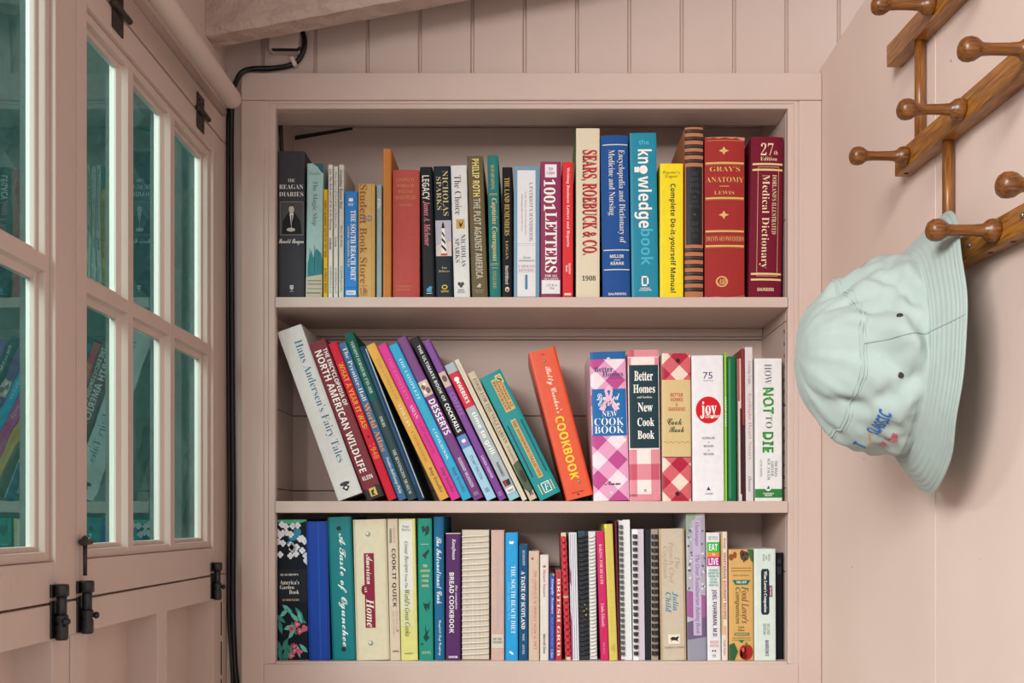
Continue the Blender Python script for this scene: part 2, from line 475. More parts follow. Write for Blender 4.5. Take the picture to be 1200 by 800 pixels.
bm = bmesh.new(); bx(bm, IL, IR, 0.0205, 0.078, ZTOP + 0.0005, 0.7275, 0.0005); bcp('head_lining', bm)
cuts = [B3 - 0.04, -0.087, 0.054, 0.193, 0.334, 0.505, 0.7275]
bm = bmesh.new()
for a, b in zip(cuts, cuts[1:]): bx(bm, IL - 0.012, IR + 0.012, YB, YB + 0.014, a + 0.0008, b - 0.0008, 0.0006)
bcp('back_panel', bm)
for xa, xb in ((IL - 0.012, IL), (IR, IR + 0.012)):
    bm = bmesh.new()
    for a, b in zip(cuts, cuts[1:]): bx(bm, xa, xb, 0.0225, YB, a + 0.0007, b - 0.0007, 0.0005)
    bcp('side_panel', bm)
bm = bmesh.new(); bx(bm, IL - 0.012, IR + 0.012, 0.0205, YB, 0.728, 0.739); bcp('top_panel', bm)
bm = bmesh.new(); bx(bm, IL - 0.02, IR + 0.02, YB + 0.0142, YB + 0.02, -0.30, 0.739)  # unseen dark boards added to stop light leaking through the plank gaps
bx(bm, IL - 0.02, IL - 0.0122, 0.0525, YB + 0.02, -0.30, 0.739); bx(bm, IR + 0.0122, IR + 0.02, 0.0525, YB + 0.02, -0.30, 0.739); bcp('light_block', bm, mat('3a2a22', 0.9, 0.0))
for z, t, yf in ((B1, 0.0172, 0.001), (B2, 0.0195, 0.001), (B3, 0.02, 0.0035)):
    bm = bmesh.new(); bx(bm, XL + 0.0005, XR - 0.0005, yf, 0.021, z - t, z, 0.0012); bx(bm, IL + 0.0005, IR - 0.0005, 0.0205, YB - 0.0005, z - t, z)
    bcp('shelf', bm)
# cleats under the two upper shelves, on the right-hand side and back
bm = bmesh.new(); bx(bm, IL + 0.001, IR - 0.001, YB - 0.012, YB - 0.0005, B1 - 0.0172 - 0.014, B1 - 0.0176, 0.0006)
bcp('cleat', bm)
# column of dark peg holes in the right side, below the upper shelf
bm = bmesh.new()
for k in range(13): bx(bm, IR - 0.0008, IR + 0.0005, 0.028, 0.0305, 0.315 - k * 0.0205, 0.321 - k * 0.0205)
bcp('peg_hole', bm, DARK)
bm = bmesh.new(); bx(bm, -0.415, -0.35, YB - 0.001, YB, 0.614, 0.6185); bcp('back_crack', bm, DARK)
bm = bmesh.new(); prism(bm, [(-0.437, 0.7045), (-0.3305, 0.7235), (-0.3305, 0.7275), (-0.437, 0.7115)], 'y', YB - 0.003, YB); bcp('back_crack', bm, mat('2a1f1a', 0.8, 0.0))

# ------------------------------------------------------------------ black cable, box and clip on the back wall
def W(px, py, D): return ((px - 622) * D / 1200, D - 1.7, (609 - py) * D / 1200)
bm = bmesh.new()
DC = 1.714
tube(bm, [W(354, 36, DC), W(357, 46, DC), W(356, 58, DC), W(349, 71, DC), W(338, 77, DC), W(318, 80, DC), W(298, 80.5, DC - 0.012), W(284, 84.5, DC - 0.026), W(276, 97, DC - 0.018), W(272.5, 112, DC - 0.006),
          W(271, 160, DC), W(271.5, 300, DC), W(272.5, 480, DC), W(273.5, 600, DC), W(273, 700, DC), W(275, 770, DC), W(279, 830, DC), W(282, 1000, DC), W(282, 1300, DC)], 0.0042, 10)
tube(bm, [W(267.5, 128, DC), W(266.8, 300, DC), W(268, 480, DC), W(268.6, 600, DC), W(268.2, 720, DC), W(272.5, 800, DC), W(275.5, 1000, DC), W(275, 1300, DC)], 0.003, 8)  # thinner black tube stands for the shadow line beside the cable
tag(link('cable_and_shadow', bm, CABLE), 'black cable curling over the bookcase corner and running down beside its casing, with a dark shadow line', 'cable')
r = empty('junction_box', W(334, 51, 1.705), 'small pink-painted box tucked under the ceiling beam above the black cable', 'box')
bm = bmesh.new(); bx(bm, -0.024, 0.024, -0.012, 0.014, -0.0135, 0.03, 0.001); link('box_body', bm, PINK, r)
bm = bmesh.new(); prism(bm, [(-0.020, -0.0136), (0.022, -0.0136), (0.028, -0.0105), (0.0285, -0.0120), (0.022, -0.0150), (-0.018, -0.0148)], 'y', -0.0125, -0.004); link('shadow_strip', bm, DARK, r)  # dark strip shaped as the shadow line under the box
bm = bmesh.new()
c = W(344.5, 73, DC)
bx(bm, -0.0035, 0.0035, -0.0056, 0.006, -0.0085, 0.0085, 0.0008)
bm.transform(Matrix.Translation(c) @ Matrix.Rotation(-0.45, 4, 'Y'))
tag(link('cable_clip', bm, mat('d9c4b8', 0.5, 0.03)), 'tiny pale clip pinning the black cable to the boards', 'clip')
bm = bmesh.new()
tube(bm, [(-0.4362, 0.083, 0.722), (-0.4362, 0.088, 0.68), (-0.4362, 0.10, 0.63), (-0.4362, 0.14, 0.57), (-0.4362, 0.185, 0.50)], 0.0035, 8)
tag(link('lamp_cable', bm, CABLE), 'short black cable hanging inside the top left corner of the bookcase', 'cable')

# ------------------------------------------------------------------ peg rack on the right wall
WOODB = wood('oak_rail', '744319', 'b0762f', 'y')
WOODZ = wood('oak_dowel', '60361a', '98622a', 'z')
WOODX = wood('turned_peg', '4a2810', '824f20', 'x')
XF, XBK = 0.463, WR - 0.0004
rack = empty('peg_rack', (WR, Yd(1.25), 0.27), 'brown wooden wall rack of three rails and round-headed coat pegs', 'coat rack')
rinv = Matrix.Translation(-rack.location)
def rk(name, bm, m, lab=None):
    bm.transform(rinv); o = link(name, bm, m, rack)
    if lab: o['label'] = lab
    return o
def rail(D0, D1, z0, h, sl):
    bm = bmesh.new()
    b2 = bmesh.new(); bx(b2, XF, XBK, Yd(D1), Yd(D0), 0, h, 0.0012)
    for v in b2.verts: v.co.z += z0 - sl * (Yd(D0) - v.co.y)
    me = bpy.data.meshes.new('tmp'); b2.to_mesh(me); b2.free(); bm.from_mesh(me)
    rk('rail', bm, WOODB)
rail(1.333, 0.72, 0.5885, 0.028, 0.075)
rail(1.303, 0.72, 0.4362, 0.0283, 0.045)
rail(1.215, 0.72, 0.2815, 0.0278, 0.045)
def peg(D, z, L=0.072):
    bm = bmesh.new()
    k = L / 0.072
    pr = [(0, 0.0075), (0.0005, 0.0098), (0.003, 0.0112), (0.007, 0.0114), (0.011, 0.0104), (0.014, 0.0078), (0.017, 0.0062), (0.026, 0.0056), (0.042, 0.0054), (0.050, 0.0060), (0.0535, 0.0082), (0.0565, 0.0102), (0.061, 0.0111), (0.066, 0.0106), (0.0695, 0.0083), (0.0713, 0.0048), (0.072, 0)]
    lathe(bm, [(a * k, r_) for a, r_ in pr], (XF + 0.0003, Yd(D), z), (-1, 0, 0), 22)
    rk('peg', bm, WOODX)
peg(1.177, 0.5915); peg(1.02, 0.580); peg(0.86, 0.568)
peg(1.2576, 0.4468); peg(1.0943, 0.4385); peg(0.938, 0.4310); peg(0.785, 0.4245)
peg(1.167, 0.2898); peg(1.014, 0.2868); peg(0.861, 0.2815)
def dowel(D, z0, z1):
    bm = bmesh.new(); lathe(bm, [(0, 0.0064), (z1 - z0, 0.0064)], (0.4735, Yd(D), z0), (0, 0, 1), 18); rk('dowel', bm, WOODZ)
dowel(1.246, 0.458, 0.584); dowel(1.162, 0.303, 0.432)
dowel(0.80, 0.44, 0.56); dowel(0.76, 0.285, 0.42)
for D, z in ((1.0815, 0.2895), (0.9645, 0.2868)):
    bm = bmesh.new(); lathe(bm, [(0, 0.0029), (0.0009, 0.0027), (0.0018, 0.0016), (0.002, 0)], (XF, Yd(D), z), (-1, 0, 0), 14)
    rk('screw_cap', bm, mat('b9c0c4', 0.22, 0.0, 60, 0, 1.0), 'silver screw head')
bm = bmesh.new()
for D in (1.05, 1.0, 0.965):
    lathe(bm, [(0, 0.003), (0.0004, 0.003)], (0.4715, Yd(D), 0.2815 - 0.045 * (1.215 - D) - 0.0003), (0, 0, 1), 12)
lathe(bm, [(0, 0.003), (0.0004, 0.003)], (0.472, Yd(1.287), 0.4354 - 0.0003), (0, 0, 1), 12)
rk('dowel_hole', bm, DARK)

# ------------------------------------------------------------------ bucket hat
HZ, HY = 0.183, Yd(1.14)
# centre x, radius, tilt of the near side
PROF = [(0.458, 0.1530, 0.235), (0.452, 0.1480, 0.218), (0.445, 0.1415, 0.20), (0.436, 0.1335, 0.17), (0.427, 0.1245, 0.14), (0.419, 0.1155, 0.115), (0.4145, 0.1100, 0.10),
        (0.4115, 0.1086, 0.095), (0.404, 0.1088, 0.07), (0.395, 0.1085, 0.05), (0.385, 0.1060, 0.02), (0.374, 0.1018, -0.01), (0.363, 0.0965, -0.05), (0.352, 0.0900, -0.09), (0.342, 0.0825, -0.12), (0.3365, 0.0780, -0.13),
        (0.333, 0.0752, -0.12), (0.324, 0.0685, -0.10), (0.315, 0.0590, -0.07), (0.307, 0.0470, -0.04), (0.3015, 0.0330, -0.01), (0.2985, 0.0170, 0.0), (0.2975, 0.0030, 0.0)]
def hat(s, ph, off=0.0):
    """s: 0 at the brim edge .. len-1 at the crown tip; ph: 0 up, pi/2 towards the room"""
    n = len(PROF) - 1
    s = max(0, min(n, s)); i = min(int(s), n - 1); t = s - i
    x0, r, tl = [PROF[i][k] * (1 - t) + PROF[i + 1][k] * t for k in range(3)]
    sn, cs = math.sin(ph), math.cos(ph)
    crown = max(0.0, min(1.0, (s - 6) / 3))
    top = max(0.0, min(1.0, (len(PROF) - 1 - s) / 6)) ** 1.3
    f = noise.noise(Vector((cs * 2.6 + 4, sn * 2.6, x0 * 26))) * 0.011 + noise.noise(Vector((cs * 6 + x0 * 30, sn * 6 + 9, x0 * 40))) * 0.0055
    f += noise.noise(Vector((cs * 11, sn * 11, x0 * 70))) * 0.004 * math.exp(-((s - 9.5) / 2.6) ** 2)
    f += -0.009 * math.exp(-((ph - 1.15 - (x0 - 0.37) * 9) / 0.16) ** 2) + 0.006 * math.exp(-((ph - 1.52 - (x0 - 0.37) * 7) / 0.13) ** 2)
    f += -0.009 * math.exp(-((ph - 2.15 + (x0 - 0.37) * 8) / 0.15) ** 2) - 0.008 * math.exp(-((ph - 0.75 - (x0 - 0.37) * 12) / 0.14) ** 2)
    r += f * crown * top
    r += 0.010 * math.exp(-((x0 - 0.402) / 0.017) ** 2 - ((((ph + PI) % (2 * PI)) - PI + 0.25) / 0.20) ** 2)
    brim = max(0.0, 1 - s / 6)
    x = x0 - (tl * r * sn if sn > 0 else 0.03 * r * sn)
    x += brim * (noise.noise(Vector((cs * 2, sn * 2, 3.3))) * 0.006 - 0.008 * (1 - cs) / 2 * (1 if sn > -0.3 else 0.3))
    x += crown * min(1, r / 0.09) * noise.noise(Vector((cs * 3, sn * 3, 7.7 + x0 * 9))) * 0.003
    x = min(x, 0.4605 if cs > 0.2 and sn < 0.35 else 0.474)
    # the weight of the crown hangs a little below the peg
    z = HZ + r * cs * (1.0 + 0.0 * crown) - (0.004 * crown * max(0, -cs) if s > 8 else 0)
    p = Vector((x, HY - r * sn, z))
    if off:
        e = 0.02
        a = hat(s + e, ph) - hat(s - e, ph); b = hat(s, ph + e) - hat(s, ph - e)
        nn = a.cross(b)
        if nn.length > 1e-12:
            nn.normalize()
            c = Vector((0.40, HY, HZ))
            if nn.dot(p - c) < 0 and s > 6: nn = -nn
            if s <= 6 and nn.x > 0: nn = -nn
            p = p + nn * off
    return p
hroot = empty('bucket_hat', hat(len(PROF) - 1, 0), 'pale mint cloth bucket hat hanging from a peg of the wooden rack', 'hat')
hinv = Matrix.Translation(-hroot.location)
def cloth():
    m = bpy.data.materials.new('cotton_twill'); m.use_nodes = True
    nt = m.node_tree; b = nt.nodes['Principled BSDF']
    b.inputs['Roughness'].default_value = 0.85; b.inputs['Specular IOR Level'].default_value = 0.2
    b.inputs['Sheen Weight'].default_value = 0.15
    tc = nt.nodes.new('ShaderNodeTexCoord')
    n = nt.nodes.new('ShaderNodeTexNoise'); n.inputs['Scale'].default_value = 45; n.inputs['Detail'].default_value = 5
    nt.links.new(tc.outputs['Object'], n.inputs['Vector'])
    mx = nt.nodes.new('ShaderNodeMix'); mx.data_type = 'RGBA'; mx.inputs['A'].default_value = lin('9dada8'); mx.inputs['B'].default_value = lin('adbcb7')
    nt.links.new(n.outputs['Fac'], mx.inputs['Factor']); nt.links.new(mx.outputs['Result'], b.inputs['Base Color'])
    w = nt.nodes.new('ShaderNodeTexNoise'); w.inputs['Scale'].default_value = 900
    nt.links.new(tc.outputs['Object'], w.inputs['Vector'])
    bp = nt.nodes.new('ShaderNodeBump'); bp.inputs['Strength'].default_value = 0.2; bp.inputs['Distance'].default_value = 0.0008
    nt.links.new(w.outputs['Fac'], bp.inputs['Height']); nt.links.new(bp.outputs['Normal'], b.inputs['Normal'])
    return m
CLOTH = cloth()
STITCH = mat('8ea39a', 0.85, 0.05)
def hat_shell(name, s0, s1, ns, ridges=0):
    bm = bmesh.new(); nph = 128; g = []
    for i in range(ns + 1):
        s = s0 + (s1 - s0) * i / ns
        off = 0.00055 * (1 - math.cos(2 * PI * ridges * i / ns)) / 2 if ridges else 0
        g.append([bm.verts.new(hat(s, 2 * PI * k / nph, off)) for k in range(nph)])
    for A, B in zip(g, g[1:]):
        for k in range(nph):
            f = bm.faces.new((A[k], A[(k + 1) % nph], B[(k + 1) % nph], B[k])); f.smooth = True
    if s1 > len(PROF) - 1.01:
        t = bm.verts.new(sum((v.co for v in g[-1]), Vector()) / nph + Vector((-0.0002, 0, 0)))
        for k in range(nph):
            f = bm.faces.new((g[-1][k], g[-1][(k + 1) % nph], t)); f.smooth = True
    bm.transform(hinv)
    o = link(name, bm, CLOTH, hroot)
    md = o.modifiers.new('thickness', 'SOLIDIFY'); md.thickness = 0.0014; md.offset = -1 if o.data.polygons[0].normal.x < 0 else 1
    md.offset = 0
    return o
hat_shell('brim', 0, 6.3, 50, 9)
hat_shell('crown', 6.0, len(PROF) - 1, 68)
def seam(name, path, r, m, closed=False):
    bm = bmesh.new(); tube(bm, path, r, 6); bm.transform(hinv); return link(name, bm, m, hroot)
seam('crown_seam', [hat(15.2, k * 2 * PI / 48, 0.0010) for k in range(49)], 0.0011, CLOTH)
seam('side_seam', [hat(0.05 + k * 15 / 24, 1.57 - 0.10 * (1 - k / 24), 0.0009) for k in range(25)], 0.0007, STITCH)
seam('brim_binding', [hat(0.0, k * 2 * PI / 64) for k in range(65)], 0.0013, CLOTH)
bm = bmesh.new()
for q in range(1, 10):
    s = 6.3 * (q) / 9.6
    tube(bm, [hat(s, k * 2 * PI / 64, 0.0007) for k in range(65)], 0.00028, 5)
for ds in (14.6, 15.8):
    tube(bm, [hat(ds, k * 2 * PI / 64, 0.0007) for k in range(65)], 0.00028, 5)
bm.transform(hinv); link('stitching', bm, STITCH, hroot)
for s, ph in ((10.9, 1.33), (10.5, 1.92)):
    bm = bmesh.new()
    p = hat(s, ph, 0.0006); q = hat(s, ph, 0.002)
    lathe(bm, [(0.0007, 0.0012), (0.0010, 0.0018), (0.0010, 0.0024), (0.0006, 0.0031), (-0.0005, 0.0033)], p, q - p, 16)
    lathe(bm, [(0.0002, 0.0014), (0.0003, 0.0)], p, q - p, 12)
    bm.transform(hinv); link('eyelet', bm, mat('4a4436', 0.35, 0.1, 60, 0, 0.8), hroot)['label'] = 'dark metal eyelet'

# ------------------------------------------------------------------ lettering
ALPH = {'serif': (0x1D400, 0x1D41A, 0x1D7CE), 'serifi': (0x1D434, 0x1D44E, None), 'serifbi': (0x1D468, 0x1D482, None), 'script': (0x1D4D0, 0x1D4EA, None),
        'sansb': (0x1D5D4, 0x1D5EE, 0x1D7EC), 'sansi': (0x1D608, 0x1D622, None), 'serifb': (0x1D400, 0x1D41A, 0x1D7CE)}
THIN = {'serif': -0.012, 'sansb': 0.0, 'serifb': 0.004, 'serifi': 0.004, 'script': 0.006}
TCACHE = {}
def glyphs(s, st):
    """letters as a flat filled mesh, scaled to the unit square"""
    key = (s, st)
    if key in TCACHE: return TCACHE[key]
    a = ALPH.get(st)
    out = ''
    for c in s:
        if a and 'A' <= c <= 'Z': out += chr(a[0] + ord(c) - 65)
        elif a and 'a' <= c <= 'z': out += 'ℎ' if (st == 'serifi' and c == 'h') else chr(a[1] + ord(c) - 97)
        elif a and a[2] and c.isdigit(): out += chr(a[2] + ord(c) - 48)
        else: out += c
    cu = bpy.data.curves.new('letters', 'FONT'); cu.body = out; cu.resolution_u = 2
    cu.align_x = 'CENTER'; cu.space_line = 0.95
    cu.offset = THIN.get(st, 0.0)
    o = bpy.data.objects.new('letters', cu); COL.objects.link(o)
    me = bpy.data.meshes.new_from_object(o.evaluated_get(bpy.context.evaluated_depsgraph_get()))
    vs = [v.co.copy() for v in me.vertices]; fs = [tuple(p.vertices) for p in me.polygons]
    bpy.data.objects.remove(o); bpy.data.curves.remove(cu); bpy.data.meshes.remove(me)
    x0 = min(v.x for v in vs); x1 = max(v.x for v in vs); y0 = min(v.y for v in vs); y1 = max(v.y for v in vs)
    TCACHE[key] = ([((v.x - x0) / max(x1 - x0, 1e-6), (v.y - y0) / max(y1 - y0, 1e-6)) for v in vs], fs)
    return TCACHE[key]

# embroidered words on the hat
def hat_text(s, st, col, ph0, ph1, s0, s1, slant=0.0):
    vs, fs = glyphs(s, st)
    bm = bmesh.new()
    V = [bm.verts.new(hat(s0 + (s1 - s0) * y + slant * x, ph0 + (ph1 - ph0) * x, 0.0021)) for x, y in vs]
    for f in fs:
        try: bm.faces.new([V[i] for i in f])
        except ValueError: pass
    bm.transform(hinv); return link('embroidered_lettering', bm, mat(col, 0.7, 0.0), hroot)
hat_text('CLASSIC', 'sansb', '1d5fa8', 2.70, 2.30, 11.3, 12.6, -0.5)
hat_text('OF MAR', 'sansb', 'c8324e', 2.86, 2.56, 9.9, 10.6, -0.4)
hat_text('T', 'sansb', '1d5fa8', 2.98, 2.90, 11.9, 13.0)
seam('embroidered_swoosh', [hat(10.9 + k * 0.22, 2.98 - k * 0.045, 0.001) for k in range(8)], 0.0005, mat('d9a05a', 0.7, 0.0))
seam('embroidered_patch', [hat(12.2 - 0.3 * k, -0.18 + 0.02 * k, 0.001) for k in range(6)], 0.0012, mat('b04a5c', 0.7, 0.0))

# ------------------------------------------------------------------ books
SP = 1.715 / 1200
BASE = {1: B1, 2: B2, 3: B3}
YS = 0.015
ROWS = {1: [], 2: [], 3: []}
GROUPS = {1: 'books on the top shelf', 2: 'books on the middle shelf', 3: 'books on the bottom shelf'}
PAGE = 'e6dccb'

def T(s, st, c, u0, u1, v0, v1, d='d'): return ('T', s, st, c, u0, u1, v0, v1, d)
def R(c, *rects): return ('R', c, rects)
def E(c, *els): return ('E', c, els)
def P(c, *polys): return ('P', c, polys)
def BOX(c, u0, u1, v0, v1, tu=0.03, tv=0.006): return R(c, (u0, u1, v0, v0 + tv), (u0, u1, v1 - tv, v1), (u0, u0 + tu, v0, v1), (u1 - tu, u1, v0, v1))

def GING(mid, dark, asp, c, pu=0.0, pv=0.0):
    """gingham set on the diagonal: mid squares and dark squares on a white ground (asp = height / width)"""
    M, D = [], []
    for i in range(-14, 30):
        for j in range(-30, 14):
            if i % 2 and j % 2: continue
            q = []
            for a, b in ((i, j), (i + 1, j), (i + 1, j + 1), (i, j + 1)):
                q.append(((a + b) * c / 2 + pu, ((a - b) * c / 2) / asp + pv))
            if all(x < 0 or x > 1 for x, _ in q) and not (min(x for x, _ in q) < 0 and max(x for x, _ in q) > 1): continue
            (D if (i % 2 == 0 and j % 2 == 0) else M).append(q)
    return [P(mid, *M), P(dark, *D)]

def clip(poly, ua=0.0, ub=1.0):
    for ax, lim, sg in ((0, ua, 1), (0, ub, -1), (1, 0.0, 1), (1, 1.0, -1)):
        out = []
        for i in range(len(poly)):
            a, b = poly[i - 1], poly[i]
            ia, ib = (a[ax] - lim) * sg >= 0, (b[ax] - lim) * sg >= 0
            if ia != ib:
                t = (lim - a[ax]) / (b[ax] - a[ax]); out.append((a[0] + t * (b[0] - a[0]), a[1] + t * (b[1] - a[1])))
            if ib: out.append(b)
        poly = out
        if not poly: return []
    return poly

SPEC = {'h': (0.0035, 2.2), 'j': (0.0009, 8), 'p': (0.0010, 8), 'b': (0.0008, 12)}
def spine_fn(kind, w):
    b, n = SPEC[kind]
    b = min(b, w * (0.14 if kind == 'h' else 0.1))
    return lambda u: b * abs(2 * max(0, min(1, u)) - 1) ** n

def cover_mesh(w, h, d, kind):
    fn = spine_fn(kind, w); t = 0.0024 if kind in 'hj' else 0.0006
    if kind == 'b': t = 0.0026
    t = min(t, w * 0.22)
    nu = 12
    outer = [(0, d), (0, 0.014)]
    if kind == 'h': outer += [(0.0010, 0.009), (0.0012, 0.0065)]
    outer += [(0.0002, fn(0) + 0.0012)]
    inner_n = len(outer)
    for k in range(nu + 1):
        u = k / nu; outer.append((0.0003 + u * (w - 0.0006), fn(u)))
    m = [(w - x, y) for x, y in outer[:inner_n]][::-1]
    outer += m
    inner = []
    for i, (x, y) in enumerate(outer):
        if y >= 0.0135 and x < w / 2: inner.append((t, y))
        elif y >= 0.0135: inner.append((w - t, y))
        else:
            inner.append((min(max(x, t), w - t), max(y, 0) + (t if t < y else t)))
    bm = bmesh.new()
    def ring(pts, z): return [bm.verts.new((x, y, z)) for x, y in pts]
    O0, O1, I0, I1 = ring(outer, 0), ring(outer, h), ring(inner, 0), ring(inner, h)
    n = len(outer)
    for i in range(n - 1):
        for q in ((O0[i], O0[i + 1], O1[i + 1], O1[i]), (I0[i + 1], I0[i], I1[i], I1[i + 1]), (O1[i], O1[i + 1], I1[i + 1], I1[i]), (O0[i + 1], O0[i], I0[i], I0[i + 1])):
            f = bm.faces.new(q)
    for i in (0, n - 1):
        bm.faces.new((O0[i], O1[i], I1[i], I0[i]))
    return bm, t, fn

def add_marks(root, marks, w, h, fn, y_extra=0.0):
    for i, mk in enumerate(marks):
        off = 0.00022 + 0.00010 * i + y_extra
        bm = bmesh.new()
        def pt(u, v, o=off): return bm.verts.new((u * w, fn(u) - o, (1 - v) * h))
        if mk[0] == 'T':
            _, s, st, c, u0, u1, v0, v1, d = mk
            vs, fs = glyphs(s, st)
            sag = (fn(0.5 + abs(u1 - u0) * 0.15) - fn(0.5)) * 0.6 + 0.0001
            V = []
            for x, y in vs:
                if d == 'd': u, v = u0 + y * (u1 - u0), v0 + x * (v1 - v0)
                elif d == 'u': u, v = u1 - y * (u1 - u0), v1 - x * (v1 - v0)
                else: u, v = u0 + x * (u1 - u0), v1 - y * (v1 - v0)
                V.append(pt(u, v, off + min(sag, 0.0008)))
            for f in fs:
                try: bm.faces.new([V[k] for k in f])
                except ValueError: pass
            link('lettering', bm, mat(c, 0.5, 0.0, 60, 0, 0, 0.25), root); continue
        if mk[0] == 'R':
            for u0, u1, v0, v1 in mk[2]:
                n = max(1, int((u1 - u0) * 12))
                for k in range(n):
                    a, b = u0 + (u1 - u0) * k / n, u0 + (u1 - u0) * (k + 1) / n
                    bm.faces.new((pt(a, v1), pt(b, v1), pt(b, v0), pt(a, v0)))
            nm = 'spine_stripe' if len(mk[2]) > 1 else 'spine_band' if (mk[2][0][1] - mk[2][0][0]) > 0.9 else 'spine_panel'
        elif mk[0] == 'E':
            for u, v, ru, rv in mk[2]:
                if u - ru < 0 or u + ru > 1 or v - rv < 0 or v + rv > 1:
                    cp = clip([(u + ru * math.cos(2 * PI * k / 24), v - rv * math.sin(2 * PI * k / 24)) for k in range(24)])
                    if len(cp) > 2: bm.faces.new([pt(*q) for q in cp])
                    continue
                nr = 4 if ru > 0.14 else 1; prev = None
                for q in range(nr, 0, -1):
                    ring = [pt(u + ru * q / nr * math.cos(2 * PI * k / 24), v - rv * q / nr * math.sin(2 * PI * k / 24)) for k in range(24)]
                    if prev:
                        for k in range(24): bm.faces.new((prev[k], prev[(k + 1) % 24], ring[(k + 1) % 24], ring[k]))
                    prev = ring
                bm.faces.new(prev)
            nm = 'printed_dot'
        else:
            for poly in mk[2]:
                us = [q[0] for q in poly]
                ns = 1 if max(us) - min(us) < 0.2 and min(us) > 0.12 and max(us) < 0.88 else 12
                for k in range(ns):
                    cp = clip(list(poly), k / ns, (k + 1) / ns)
                    if len(cp) >= 3:
                        try: bm.faces.new([pt(u, v) for u, v in cp])
                        except ValueError: pass
            nm = 'printed_pattern'
        if not bm.faces: bm.free(); continue
        link(nm, bm, mat(mk[1], 0.45, 0.03, 200, 0, 0, 0.22), root)

def edge_x(geo, z, right):
    """x of the left/right side line of a leaning rectangle at height z"""
    x0, z0, w, h, t = geo
    c, s = math.cos(t), math.sin(t)
    pts = [(x0, z0), (x0 + w * c, z0 + w * s), (x0 + w * c - h * s, z0 + w * s + h * c), (x0 - h * s, z0 + h * c)]
    xs = []
    for a, b in zip(pts, pts[1:] + pts[:1]):
        if (a[1] - z) * (b[1] - z) <= 0 and abs(a[1] - b[1]) > 1e-9:
            k = (z - a[1]) / (b[1] - a[1]); xs.append(a[0] + k * (b[0] - a[0]))
    if not xs: return None
    return max(xs) if right else min(xs)

def place(row, x0, x1, ytop, tilt, hpx):
    """spine outline on the shelf -> origin, width, height, lean"""
    w = (x1 - x0) * SP
    t = math.radians(tilt)
    h = hpx * SP if hpx else (609 - ytop) * SP - BASE[row]
    X = (x0 - 622) * SP; z = BASE[row] + 0.0002
    if t < 0: z += w * math.sin(-t)
    if ROWS[row]:
        prev = ROWS[row][-1]
        top = min(prev[1] + prev[3] * math.cos(prev[4]), z + h * math.cos(t))
        sh = 0
        for k in range(60):
            zz = BASE[row] + 0.0005 + (top - BASE[row] - 0.001) * k / 59
            a = edge_x(prev, zz, True); b = edge_x((X, z, w, h, t), zz, False)
            if a is not None and b is not None: sh = max(sh, a - b + 0.0005)
        X += sh
        if sh > 0.003: print('book shifted', row, x0, round(sh / SP, 1), 'px')
    ROWS[row].append((X, z, w, h, t))
    return X, z, w, h, t

def book(row, x0, x1, ytop, kind, cover, label, marks=(), tilt=0.0, hpx=None, y=YS, depth=None, rough=None, page=PAGE, page_label=None, texture=None):
    X, z, w, h, t = place(row, x0, x1, ytop, tilt, hpx)
    d = depth or min(0.70 * h, 0.170)
    d = min(d, YB - y - 0.004)
    root = empty('book', (X, y, z), label, 'book', GROUPS[row])
    root.rotation_euler = (0, -t, 0)
    bm, th, fn = cover_mesh(w, h, d, kind)
    rg = rough if rough is not None else {'h': 0.62, 'j': 0.34, 'p': 0.4, 'b': 0.3}[kind]
    link('cover', bm, texture or mat(cover, rg + 0.08, 0.05, 90, 0.12 if kind == 'h' else 0.03, 0.0, 0.13 if sum(lin(cover)[:3]) < 0.3 else 0.26), root)
    ov = 0.003 if kind in 'hj' else 0.0004
    if kind == 'b': ov = 0.006
    bm = bmesh.new()
    bx(bm, th + 0.0002, w - th - 0.0002, max(th + 0.0015, 0.006 if kind != 'p' else th + 0.0012), d - ov, ov * 0.5 if ov > 0.001 else ov, h - ov)
    link('page_block', bm, mat(page, 0.8, 0.10, 6, 0.1, stretch=(120, 1, 1)), root)
    add_marks(root, marks, w, h, fn)
    return root

WHT, GLD, INK = 'f4f1ea', 'dcb56c', '1c1b1e'
# ---------------------------------------------------------------- top shelf
book(1, 324, 356, 175.7, 'j', '3d3c43', 'thick charcoal hardback with a small portrait photo on its spine, first on the top shelf', y=0.0215, marks=[
    T('THE', 'serif', WHT, .38, .64, .187, .207, 'h'), T('REAGAN', 'serif', WHT, .07, .95, .225, .255, 'h'), T('DIARIES', 'serif', WHT, .07, .95, .275, .305, 'h'),
    BOX('8f8d90', .10, .95, .34, .566, .014, .0035), R('4b484a', (.115, .935, .344, .562)),
    P('0d0d10', [(.17, .56), (.20, .47), (.40, .415), (.64, .415), (.84, .47), (.90, .56)]), P('e8e6e2', [(.45, .42), (.6, .42), (.55, .47), (.52, .52)]), P('2a2a2c', [(.505, .43), (.55, .43), (.54, .5), (.52, .51)]),
    E('c4bcb4', (.52, .392, .095, .032), (.5, .53, .16, .013)), P('3a3735', [(.42, .385), (.43, .365), (.52, .357), (.61, .364), (.62, .385), (.58, .372), (.46, .372)]),
    T('Ronald Reagan', 'script', WHT, .06, .97, .592, .635, 'h'), R('d8d6d2', (.46, .60, .905, .914), (.46, .60, .918, .928), (.50, .56, .93, .938)), R('a9a7a5', (.46, .60, .945, .949))])
